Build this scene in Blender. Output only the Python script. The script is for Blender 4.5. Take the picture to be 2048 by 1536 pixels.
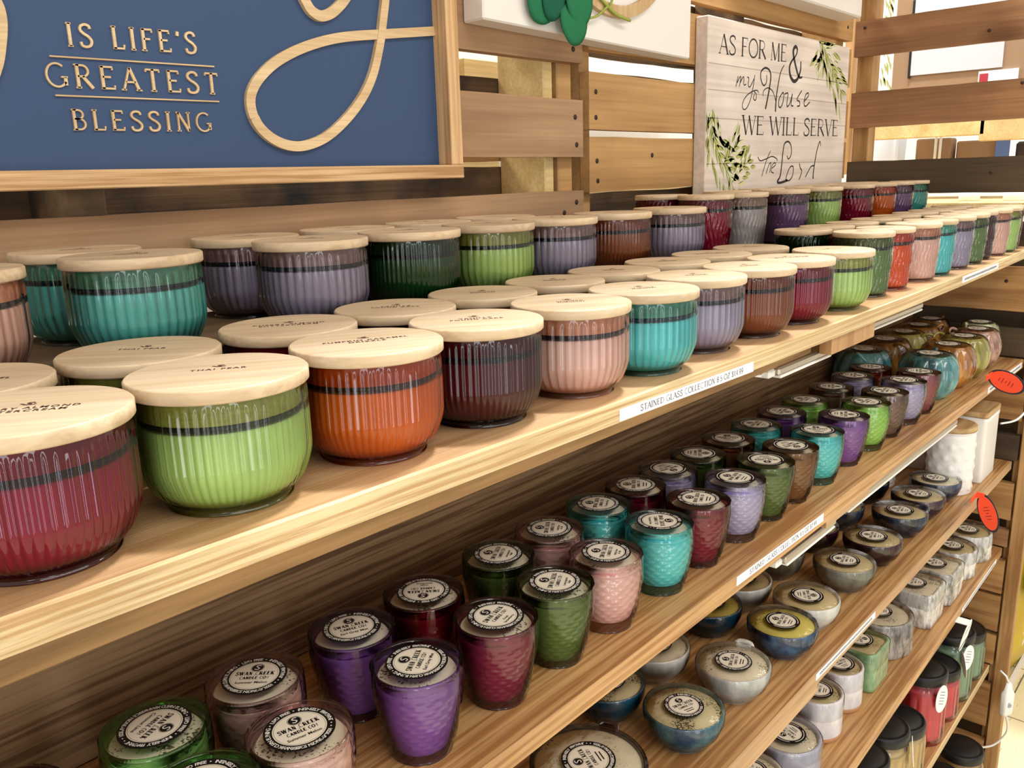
import bpy, math, random
from math import sin, cos, pi, radians
from mathutils import Vector, Matrix

random.seed(7)
for o in list(bpy.data.objects):
    bpy.data.objects.remove(o)
SC = bpy.context.scene
COL = SC.collection
EYE = 1.62                      # eye height above the floor; all z below are relative to the eye, lifted at the end

# ------------------------------------------------------------------ camera
cam = bpy.data.cameras.new('camera')
cam.sensor_width = 36.0
cam.lens = 1687.57 / 2048 * 36.0
cam.clip_start = 0.01
CAM = bpy.data.objects.new('camera', cam)
COL.objects.link(CAM)
YAW, PITCH, ROLL = radians(47.69504), radians(13.75895), radians(-1.75582)
fw = Vector((sin(YAW) * cos(PITCH), cos(YAW) * cos(PITCH), -sin(PITCH)))
rt = Vector((cos(YAW), -sin(YAW), 0))
up = rt.cross(fw)
r2 = rt * cos(ROLL) + up * sin(ROLL)
u2 = -rt * sin(ROLL) + up * cos(ROLL)
CAM.matrix_world = Matrix(((r2.x, u2.x, -fw.x, 0), (r2.y, u2.y, -fw.y, 0), (r2.z, u2.z, -fw.z, 0), (0, 0, 0, 1)))
SC.camera = CAM

# ------------------------------------------------------------------ light
SC.view_settings.view_transform = 'Standard'
SC.view_settings.look = 'None'
SC.view_settings.gamma = 1
SC.view_settings.use_curve_mapping = False
SC.view_settings.exposure = -0.12
W = bpy.data.worlds.new('store_ambient')
SC.world = W
W.use_nodes = True
W.node_tree.nodes['Background'].inputs[0].default_value = (1.0, 0.955, 0.89, 1)
W.node_tree.nodes['Background'].inputs[1].default_value = 1.0


def area(name, loc, target, sx, sy, power, col=(1, 1, 1)):
    l = bpy.data.lights.new(name, 'AREA')
    l.shape = 'RECTANGLE'; l.size = sx; l.size_y = sy; l.energy = power; l.color = col
    o = bpy.data.objects.new(name, l); COL.objects.link(o)
    o.location = loc
    o.rotation_euler = (Vector(target) - Vector(loc)).to_track_quat('-Z', 'Y').to_euler()
    return o


area('ceiling_panel_light', (1.75, 0.62, 3.0), (0.8, 0.40, -0.1), 0.55, 0.22, 230, (0.93, 0.97, 1.0))
area('added_fill_light', (0.6, -1.7, 2.2), (0.6, 0.5, -0.4), 3.6, 0.5, 58, (1.0, 0.96, 0.90))  # unseen lamp added as soft fill from the front of the aisle
area('added_fill_light', (1.2, 1.9, 1.35), (1.2, 1.6, -0.3), 3.0, 0.3, 60, (1.0, 0.97, 0.9))  # added lamp that brightens the boards behind the wall gaps
area('front_streak_light', (-1.7, -1.6, -0.35), (0.8, 0.4, -0.3), 0.45, 2.1, 17, (0.90, 0.95, 1.0))  # unseen lamp added for front fill and tall streaks on the jar glass
area('front_streak_light', (-0.6, -2.5, -0.35), (0.8, 0.4, -0.3), 0.45, 2.1, 20, (0.90, 0.95, 1.0))  # second unseen streak lamp, added on the aisle side
area('added_fill_light', (3.6, -0.2, 2.2), (3.0, 0.3, -1.2), 1.2, 0.5, 30, (1.0, 0.96, 0.88))  # added lamp that brightens the far right end and the floor there

# ------------------------------------------------------------------ colour and material helpers


def lin(c):
    def f(v):
        v /= 255.0
        return v / 12.92 if v <= 0.04045 else ((v + 0.055) / 1.055) ** 2.4
    return tuple(f(v) for v in c)


MATS = {}


def mat(name):
    m = bpy.data.materials.new(name); m.use_nodes = True
    nt = m.node_tree
    return m, nt, nt.nodes['Principled BSDF']


def nd(nt, typ, **kw):
    n = nt.nodes.new(typ)
    for k, v in kw.items():
        if k in n.inputs.keys():
            n.inputs[k].default_value = v
        else:
            setattr(n, k, v)
    return n


def plain(name, rgb, rough=0.5, spec=0.4, metal=0.0, coat=0.0, bump=None):
    if name in MATS:
        return MATS[name]
    m, nt, b = mat(name)
    b.inputs['Base Color'].default_value = (*lin(rgb), 1)
    b.inputs['Roughness'].default_value = rough
    b.inputs['Specular IOR Level'].default_value = spec
    b.inputs['Metallic'].default_value = metal
    b.inputs['Coat Weight'].default_value = coat
    b.inputs['Coat Roughness'].default_value = 0.06
    if bump:
        tc = nd(nt, 'ShaderNodeTexCoord')
        nz = nd(nt, 'ShaderNodeTexNoise', Scale=bump[0], Detail=5.0)
        nt.links.new(tc.outputs['Object'], nz.inputs['Vector'])
        bp = nd(nt, 'ShaderNodeBump', Strength=bump[1], Distance=0.002)
        nt.links.new(nz.outputs['Fac'], bp.inputs['Height'])
        nt.links.new(bp.outputs['Normal'], b.inputs['Normal'])
    MATS[name] = m
    return m


def ramp(nt, stops):
    r = nt.nodes.new('ShaderNodeValToRGB')
    while len(r.color_ramp.elements) < len(stops):
        r.color_ramp.elements.new(0.5)
    for e, (p, c) in zip(r.color_ramp.elements, stops):
        e.position = p; e.color = (*c, 1)
    return r


def wood(name, light, dark, along='X', lines=60.0, fine=1.0, knots=0.0, rough=0.55, spec=0.3, contrast=0.5, stain=None, wob=1.0, streak=0.09):
    """Sawn timber: grain lines that run along one axis and wander, a cloudy tone, knots and stains."""
    if name in MATS:
        return MATS[name]
    m, nt, b = mat(name)
    L = nt.links.new
    tc = nd(nt, 'ShaderNodeTexCoord')
    oi = nd(nt, 'ShaderNodeObjectInfo')
    off = nd(nt, 'ShaderNodeVectorMath', operation='SCALE')
    off.inputs[0].default_value = (7.3, 3.1, 5.7)
    L(oi.outputs['Random'], off.inputs['Scale'])
    add = nd(nt, 'ShaderNodeVectorMath', operation='ADD')
    L(tc.outputs['Object'], add.inputs[0]); L(off.outputs[0], add.inputs[1])
    sc = {'X': (streak, 1, 1), 'Y': (1, streak, 1), 'Z': (1, 1, streak)}[along]
    mp = nd(nt, 'ShaderNodeMapping')
    mp.inputs['Scale'].default_value = sc
    L(add.outputs[0], mp.inputs['Vector'])
    n1 = nd(nt, 'ShaderNodeTexNoise', Scale=9.0 * wob, Detail=2.0)
    L(mp.outputs[0], n1.inputs['Vector'])
    dis = nd(nt, 'ShaderNodeVectorMath', operation='SCALE'); dis.inputs['Scale'].default_value = 0.05 * wob
    L(n1.outputs['Color'], dis.inputs[0])
    ad2 = nd(nt, 'ShaderNodeVectorMath', operation='ADD')
    L(mp.outputs[0], ad2.inputs[0]); L(dis.outputs[0], ad2.inputs[1])
    # long rings
    rg = nd(nt, 'ShaderNodeTexNoise', Scale=lines, Detail=3.0, Roughness=0.55)
    L(ad2.outputs[0], rg.inputs['Vector'])
    fib = nd(nt, 'ShaderNodeTexNoise', Scale=lines * 9 * fine, Detail=2.0)
    mp2 = nd(nt, 'ShaderNodeMapping'); mp2.inputs['Scale'].default_value = tuple(0.25 if v < 1 else 1 for v in sc)
    L(mp.outputs[0], mp2.inputs['Vector']); L(mp2.outputs[0], fib.inputs['Vector'])
    cl = nd(nt, 'ShaderNodeTexNoise', Scale=7.0, Detail=3.0)
    L(add.outputs[0], cl.inputs['Vector'])
    lo, hi = 0.5 - 0.20 * (1.4 - contrast), 0.5 + 0.20 * (1.4 - contrast)
    mid = tuple(0.55 * a + 0.45 * c for a, c in zip(lin(light), lin(dark)))
    r1 = ramp(nt, [(lo, lin(dark)), (0.5, mid), (hi, lin(light))])
    L(rg.outputs['Fac'], r1.inputs['Fac'])
    mx = nd(nt, 'ShaderNodeMixRGB', blend_type='MULTIPLY'); mx.inputs[0].default_value = 0.5
    rf = ramp(nt, [(0.35, (0.72, 0.70, 0.68)), (0.62, (1, 1, 1))])
    L(fib.outputs['Fac'], rf.inputs['Fac'])
    L(r1.outputs['Color'], mx.inputs[1]); L(rf.outputs['Color'], mx.inputs[2])
    mc = nd(nt, 'ShaderNodeMixRGB', blend_type='MULTIPLY'); mc.inputs[0].default_value = 0.7
    rc = ramp(nt, [(0.3, (0.78, 0.76, 0.74)), (0.7, (1.06, 1.05, 1.03))])
    L(cl.outputs['Fac'], rc.inputs['Fac'])
    L(mx.outputs[0], mc.inputs[1]); L(rc.outputs['Color'], mc.inputs[2])
    last = mc.outputs[0]
    if knots > 0:
        vo = nd(nt, 'ShaderNodeTexVoronoi', Scale=knots)
        mk = nd(nt, 'ShaderNodeMapping')
        mk.inputs['Scale'].default_value = {'X': (0.55, 1, 1), 'Y': (1, 0.55, 1), 'Z': (1, 1, 0.55)}[along]
        L(ad2.outputs[0] if False else add.outputs[0], mk.inputs['Vector']); L(mk.outputs[0], vo.inputs['Vector'])
        rk = ramp(nt, [(0.05, (0.16, 0.10, 0.07)), (0.12, (0.55, 0.45, 0.38)), (0.2, (1, 1, 1))])
        L(vo.outputs['Distance'], rk.inputs['Fac'])
        mk2 = nd(nt, 'ShaderNodeMixRGB', blend_type='MULTIPLY'); mk2.inputs[0].default_value = 0.85
        L(last, mk2.inputs[1]); L(rk.outputs['Color'], mk2.inputs[2]); last = mk2.outputs[0]
    if stain:
        ns = nd(nt, 'ShaderNodeTexNoise', Scale=stain[1], Detail=4.0)
        L(add.outputs[0], ns.inputs['Vector'])
        rs = ramp(nt, [(0.48, (0, 0, 0)), (0.66, (1, 1, 1))])
        L(ns.outputs['Fac'], rs.inputs['Fac'])
        ms = nd(nt, 'ShaderNodeMixRGB', blend_type='MIX')
        L(rs.outputs['Color'], ms.inputs[0]); L(last, ms.inputs[1])
        ms.inputs[2].default_value = (*lin(stain[0]), 1); last = ms.outputs[0]
    L(last, b.inputs['Base Color'])
    b.inputs['Roughness'].default_value = rough
    b.inputs['Specular IOR Level'].default_value = spec
    bp = nd(nt, 'ShaderNodeBump', Strength=0.25, Distance=0.001)
    L(fib.outputs['Fac'], bp.inputs['Height']); L(bp.outputs['Normal'], b.inputs['Normal'])
    MATS[name] = m
    return m


WAX = (0.80, 0.73, 0.58)


def glass(name, target, rough=0.04, ior=1.5, bump=None):
    """Tinted thin glass: what lies behind is tinted, light glances off the surface."""
    if name in MATS:
        return MATS[name]
    t = lin(target)
    tint = tuple(min(1.0, math.sqrt(a / w)) for a, w in zip(t, WAX))
    m = bpy.data.materials.new(name); m.use_nodes = True
    nt = m.node_tree; nt.nodes.clear(); L = nt.links.new
    out = nd(nt, 'ShaderNodeOutputMaterial')
    mx = nd(nt, 'ShaderNodeMixShader')
    tr = nd(nt, 'ShaderNodeBsdfTransparent'); tr.inputs[0].default_value = (*tint, 1)
    gl = nd(nt, 'ShaderNodeBsdfGlossy'); gl.inputs['Roughness'].default_value = rough
    gl.inputs[0].default_value = (1, 1, 1, 1)
    fr = nd(nt, 'ShaderNodeFresnel'); fr.inputs['IOR'].default_value = ior
    if min(tint) < 0.93:
        lw = nd(nt, 'ShaderNodeLayerWeight', Blend=0.35)
        cm = nd(nt, 'ShaderNodeMixRGB'); L(lw.outputs['Facing'], cm.inputs[0])
        cm.inputs[1].default_value = (*tint, 1); cm.inputs[2].default_value = (*(v ** 2.2 for v in tint), 1)
        L(cm.outputs[0], tr.inputs[0])
    L(fr.outputs[0], mx.inputs[0]); L(tr.outputs[0], mx.inputs[1]); L(gl.outputs[0], mx.inputs[2])
    L(mx.outputs[0], out.inputs['Surface'])
    if bump:
        tc = nd(nt, 'ShaderNodeTexCoord')
        mp = nd(nt, 'ShaderNodeMapping'); mp.inputs['Scale'].default_value = bump[2] if len(bump) > 2 else (1, 1, 1)
        L(tc.outputs['Object'], mp.inputs['Vector'])
        nz = nd(nt, 'ShaderNodeTexNoise', Scale=bump[0], Detail=3.0)
        L(mp.outputs[0], nz.inputs['Vector'])
        bp = nd(nt, 'ShaderNodeBump', Strength=bump[1], Distance=0.003)
        L(nz.outputs['Fac'], bp.inputs['Height'])
        L(bp.outputs['Normal'], gl.inputs['Normal']); L(bp.outputs['Normal'], fr.inputs['Normal'])
    MATS[name] = m
    return m


def waxmat(name, rgb, specks=0.0):
    if name in MATS:
        return MATS[name]
    m, nt, b = mat(name); L = nt.links.new
    b.inputs['Roughness'].default_value = 0.45
    b.inputs['Specular IOR Level'].default_value = 0.3
    tc = nd(nt, 'ShaderNodeTexCoord'); oi = nd(nt, 'ShaderNodeObjectInfo')
    off = nd(nt, 'ShaderNodeVectorMath', operation='SCALE'); off.inputs[0].default_value = (3.3, 5.1, 1.7)
    L(oi.outputs['Random'], off.inputs['Scale'])
    ad = nd(nt, 'ShaderNodeVectorMath', operation='ADD')
    L(tc.outputs['Object'], ad.inputs[0]); L(off.outputs[0], ad.inputs[1])
    cl = nd(nt, 'ShaderNodeTexNoise', Scale=40.0, Detail=2.0)
    L(ad.outputs[0], cl.inputs['Vector'])
    c = rgb
    r = ramp(nt, [(0.3, tuple(v * 0.9 for v in c)), (0.7, tuple(min(1, v * 1.05) for v in c))])
    L(cl.outputs['Fac'], r.inputs['Fac'])
    last = r.outputs['Color']
    if specks:
        sp = nd(nt, 'ShaderNodeTexNoise', Scale=520.0, Detail=1.0)
        L(ad.outputs[0], sp.inputs['Vector'])
        cm = nd(nt, 'ShaderNodeTexNoise', Scale=30.0, Detail=1.0)
        L(ad.outputs[0], cm.inputs['Vector'])
        mul = nd(nt, 'ShaderNodeMath', operation='MULTIPLY')
        L(sp.outputs['Fac'], mul.inputs[0]); L(cm.outputs['Fac'], mul.inputs[1])
        rs = ramp(nt, [(0.40 - 0.05 * specks, (0, 0, 0)), (0.43 - 0.05 * specks, (1, 1, 1))])
        L(mul.outputs[0], rs.inputs['Fac'])
        mx = nd(nt, 'ShaderNodeMixRGB'); L(rs.outputs['Color'], mx.inputs[0]); L(last, mx.inputs[1])
        mx.inputs[2].default_value = (0.11, 0.095, 0.05, 1); last = mx.outputs[0]
    L(last, b.inputs['Base Color'])
    MATS[name] = m
    return m


def glaze(name, a, c, scale=30.0, rough=0.18, stretch=(1, 1, 0.4), bump=0.15, lo=0.38, hi=0.62):
    """Glazed pottery: two colours that run into each other under a shiny skin."""
    if name in MATS:
        return MATS[name]
    m, nt, b = mat(name); L = nt.links.new
    tc = nd(nt, 'ShaderNodeTexCoord'); oi = nd(nt, 'ShaderNodeObjectInfo')
    off = nd(nt, 'ShaderNodeVectorMath', operation='SCALE'); off.inputs[0].default_value = (2.3, 4.1, 6.7)
    L(oi.outputs['Random'], off.inputs['Scale'])
    ad = nd(nt, 'ShaderNodeVectorMath', operation='ADD'); L(tc.outputs['Object'], ad.inputs[0]); L(off.outputs[0], ad.inputs[1])
    mp = nd(nt, 'ShaderNodeMapping'); mp.inputs['Scale'].default_value = stretch
    L(ad.outputs[0], mp.inputs['Vector'])
    n = nd(nt, 'ShaderNodeTexNoise', Scale=scale, Detail=5.0, Roughness=0.6); L(mp.outputs[0], n.inputs['Vector'])
    r = ramp(nt, [(lo, lin(a)), (hi, lin(c))]); L(n.outputs['Fac'], r.inputs['Fac'])
    L(r.outputs['Color'], b.inputs['Base Color'])
    b.inputs['Roughness'].default_value = rough; b.inputs['Specular IOR Level'].default_value = 0.6
    b.inputs['Coat Weight'].default_value = 0.5; b.inputs['Coat Roughness'].default_value = 0.05
    bp = nd(nt, 'ShaderNodeBump', Strength=bump, Distance=0.003); L(n.outputs['Fac'], bp.inputs['Height'])
    L(bp.outputs['Normal'], b.inputs['Normal'])
    MATS[name] = m
    return m


# ------------------------------------------------------------------ mesh helpers


class MB:
    def __init__(s):
        s.v = []; s.f = []; s.mi = []; s.sm = []

    def quad(s, a, b, c, d, mi=0, sm=False):
        n = len(s.v); s.v += [a, b, c, d]; s.f.append((n, n + 1, n + 2, n + 3)); s.mi.append(mi); s.sm.append(sm)

    def add(s, vs, fs, mi=0, sm=False):
        n = len(s.v); s.v += [tuple(p) for p in vs]
        for f in fs:
            s.f.append(tuple(i + n for i in f)); s.mi.append(mi); s.sm.append(sm)

    def box(s, lo, hi, mi=0, bev=0.0, rot=None, piv=None):
        """A box with its edges eased by bev."""
        (x0, y0, z0), (x1, y1, z1) = lo, hi
        if bev <= 0:
            vs = [(x0, y0, z0), (x1, y0, z0), (x1, y1, z0), (x0, y1, z0), (x0, y0, z1), (x1, y0, z1), (x1, y1, z1), (x0, y1, z1)]
            fs = [(0, 3, 2, 1), (4, 5, 6, 7), (0, 1, 5, 4), (1, 2, 6, 5), (2, 3, 7, 6), (3, 0, 4, 7)]
        else:
            b = min(bev, (x1 - x0) / 2.01, (y1 - y0) / 2.01, (z1 - z0) / 2.01)
            vs = []; idx = {}
            for i, (X, sx) in enumerate(((x0, 1), (x1, -1))):
                for j, (Y, sy) in enumerate(((y0, 1), (y1, -1))):
                    for k, (Z, sz) in enumerate(((z0, 1), (z1, -1))):
                        idx[i, j, k, 0] = len(vs); vs.append((X, Y + sy * b, Z + sz * b))
                        idx[i, j, k, 1] = len(vs); vs.append((X + sx * b, Y, Z + sz * b))
                        idx[i, j, k, 2] = len(vs); vs.append((X + sx * b, Y + sy * b, Z))
            fs = []
            g = lambda i, j, k, a: idx[i, j, k, a]
            fs += [(g(0, 0, 0, 0), g(0, 0, 1, 0), g(0, 1, 1, 0), g(0, 1, 0, 0)), (g(1, 0, 0, 0), g(1, 1, 0, 0), g(1, 1, 1, 0), g(1, 0, 1, 0)),
                   (g(0, 0, 0, 1), g(1, 0, 0, 1), g(1, 0, 1, 1), g(0, 0, 1, 1)), (g(0, 1, 0, 1), g(0, 1, 1, 1), g(1, 1, 1, 1), g(1, 1, 0, 1)),
                   (g(0, 0, 0, 2), g(0, 1, 0, 2), g(1, 1, 0, 2), g(1, 0, 0, 2)), (g(0, 0, 1, 2), g(1, 0, 1, 2), g(1, 1, 1, 2), g(0, 1, 1, 2))]
            for k in (0, 1):
                for j in (0, 1):
                    fs.append((g(0, j, k, 1), g(1, j, k, 1), g(1, j, k, 2), g(0, j, k, 2)))
                for i in (0, 1):
                    fs.append((g(i, 0, k, 0), g(i, 1, k, 0), g(i, 1, k, 2), g(i, 0, k, 2)))
            for i in (0, 1):
                for j in (0, 1):
                    fs.append((g(i, j, 0, 0), g(i, j, 1, 0), g(i, j, 1, 1), g(i, j, 0, 1)))
                    for k in (0, 1):
                        fs.append((g(i, j, k, 0), g(i, j, k, 1), g(i, j, k, 2)))
        if rot is not None:
            p = Vector(piv if piv else (0, 0, 0))
            vs = [tuple(rot @ (Vector(q) - p) + p) for q in vs]
        s.add(vs, fs, mi)

    def lathe(s, prof, n=48, mi=0, sm=True, mod=None, cap0=False, cap1=False, c=(0, 0, 0)):
        """Spin a profile of (r, z); mod(r, z, a, i) may push the radius."""
        base = len(s.v); m = len(prof)
        for i, (r, z) in enumerate(prof):
            for k in range(n):
                a = 2 * pi * k / n
                rr = mod(r, z, a, i) if mod else r
                s.v.append((c[0] + rr * cos(a), c[1] + rr * sin(a), c[2] + z))
        for i in range(m - 1):
            for k in range(n):
                k2 = (k + 1) % n
                s.f.append((base + i * n + k, base + i * n + k2, base + (i + 1) * n + k2, base + (i + 1) * n + k))
                s.mi.append(mi); s.sm.append(sm)
        if cap0:
            s.f.append(tuple(base + k for k in reversed(range(n)))); s.mi.append(mi); s.sm.append(False)
        if cap1:
            s.f.append(tuple(base + (m - 1) * n + k for k in range(n))); s.mi.append(mi); s.sm.append(False)

    def tube(s, pts, r, n=8, mi=0, sm=True):
        pts = [Vector(p) for p in pts]; base = len(s.v)
        ref = Vector((0, 0, 1))
        for i, p in enumerate(pts):
            t = (pts[min(i + 1, len(pts) - 1)] - pts[max(i - 1, 0)]).normalized()
            a = t.cross(ref)
            if a.length < 1e-4: a = t.cross(Vector((1, 0, 0)))
            a.normalize(); b = t.cross(a)
            rr = r[i] if isinstance(r, (list, tuple)) else r
            for k in range(n):
                s.v.append(tuple(p + (a * cos(2 * pi * k / n) + b * sin(2 * pi * k / n)) * rr))
        for i in range(len(pts) - 1):
            for k in range(n):
                k2 = (k + 1) % n
                s.f.append((base + i * n + k, base + i * n + k2, base + (i + 1) * n + k2, base + (i + 1) * n + k)); s.mi.append(mi); s.sm.append(sm)
        s.f.append(tuple(base + k for k in reversed(range(n)))); s.mi.append(mi); s.sm.append(False)
        s.f.append(tuple(base + (len(pts) - 1) * n + k for k in range(n))); s.mi.append(mi); s.sm.append(False)

    def ribbon(s, pts, w, to3, depth=0.0, mi=0):
        """A flat stroke along 2-D points (width number or list), raised by depth; to3(x, y, d) gives the 3-D point."""
        n = len(pts); L_ = []; R_ = []
        for i in range(n):
            a = pts[max(i - 1, 0)]; b = pts[min(i + 1, n - 1)]
            dx, dy = b[0] - a[0], b[1] - a[1]; d = math.hypot(dx, dy) or 1
            ww = (w[i] if isinstance(w, (list, tuple)) else w) / 2
            nx, ny = -dy / d * ww, dx / d * ww
            L_.append((pts[i][0] + nx, pts[i][1] + ny)); R_.append((pts[i][0] - nx, pts[i][1] - ny))
        for i in range(n - 1):
            q = [L_[i], R_[i], R_[i + 1], L_[i + 1]]
            s.add([to3(*p, depth) for p in q], [(0, 1, 2, 3)], mi)
            if depth:
                for a, b in ((L_[i], L_[i + 1]), (R_[i + 1], R_[i])):
                    s.add([to3(*a, depth), to3(*b, depth), to3(*b, 0), to3(*a, 0)], [(0, 1, 2, 3)], mi)
        if depth:
            for i in (0, n - 1):
                s.add([to3(*L_[i], depth), to3(*R_[i], depth), to3(*R_[i], 0), to3(*L_[i], 0)], [(0, 1, 2, 3)], mi)

    def mesh(s, name):
        me = bpy.data.meshes.new(name)
        me.from_pydata(s.v, [], s.f)
        me.polygons.foreach_set('material_index', s.mi)
        me.polygons.foreach_set('use_smooth', s.sm)
        me.update()
        return me

    def build(s, name, mats, parent=None):
        return put(name, s.mesh(name), mats, parent)


def put(name, me, mats, parent=None):
    """Link a mesh (shared or not) as one object whose materials sit on the object."""
    if not isinstance(mats, (list, tuple)):
        mats = [mats]
    while len(me.materials) < len(mats):
        me.materials.append(None)
    o = bpy.data.objects.new(name, me)
    COL.objects.link(o)
    for i, m in enumerate(mats):
        o.material_slots[i].link = 'OBJECT'; o.material_slots[i].material = m
    if parent:
        o.parent = parent
    return o


def tag(o, label=None, cat=None, group=None, kind=None):
    if label: o['label'] = label
    if cat: o['category'] = cat
    if group: o['group'] = group
    if kind: o['kind'] = kind
    return o


def thing(name, label, cat, loc=(0, 0, 0), rz=0.0, group=None):
    o = bpy.data.objects.new(name, None)
    o.empty_display_size = 0.02
    COL.objects.link(o); o.location = loc; o.rotation_euler = (0, 0, rz)
    return tag(o, label, cat, group)


def dup(root, loc, rz, label):
    """A copy of a thing with copies of its parts."""
    r = root.copy(); COL.objects.link(r); r.location = loc; r.rotation_euler = (0, 0, rz)
    r['label'] = label
    for ch in list(root.children):
        c = ch.copy(); COL.objects.link(c); c.parent = r
        for g in ch.children:
            d = g.copy(); COL.objects.link(d); d.parent = c
    return r


def crom(pts, k=6):
    """Smooth a polyline through its points."""
    out = []
    n = len(pts)
    for i in range(n - 1):
        p0 = pts[max(i - 1, 0)]; p1 = pts[i]; p2 = pts[i + 1]; p3 = pts[min(i + 2, n - 1)]
        for j in range(k):
            t = j / k
            out.append(tuple(0.5 * (2 * b + (c - a) * t + (2 * a - 5 * b + 4 * c - d) * t * t + (-a + 3 * b - 3 * c + d) * t ** 3) for a, b, c, d in zip(p0, p1, p2, p3)))
    out.append(tuple(pts[-1]))
    return out


# ------------------------------------------------------------------ lettering


def font_geo(text, size, spacing=1.0):
    """Filled letters of the built-in typeface: vertices and faces, centred on x, baseline at 0."""
    cu = bpy.data.curves.new('lettering', 'FONT')
    cu.body = text; cu.size = size; cu.resolution_u = 2; cu.align_x = 'CENTER'; cu.space_character = spacing; cu.offset = size * 0.018
    o = bpy.data.objects.new('lettering', cu); COL.objects.link(o)
    dg = bpy.context.evaluated_depsgraph_get(); dg.update()
    me = bpy.data.meshes.new_from_object(o.evaluated_get(dg))
    vs = [tuple(v.co) for v in me.vertices]; fs = [tuple(p.vertices) for p in me.polygons]
    bpy.data.objects.remove(o); bpy.data.meshes.remove(me); bpy.data.curves.remove(cu)
    return vs, fs


def arc(cx, cy, rx, ry, a0, a1, n=14):
    return [(cx + rx * cos(radians(a0 + (a1 - a0) * i / n)), cy + ry * sin(radians(a0 + (a1 - a0) * i / n))) for i in range(n + 1)]


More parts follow.
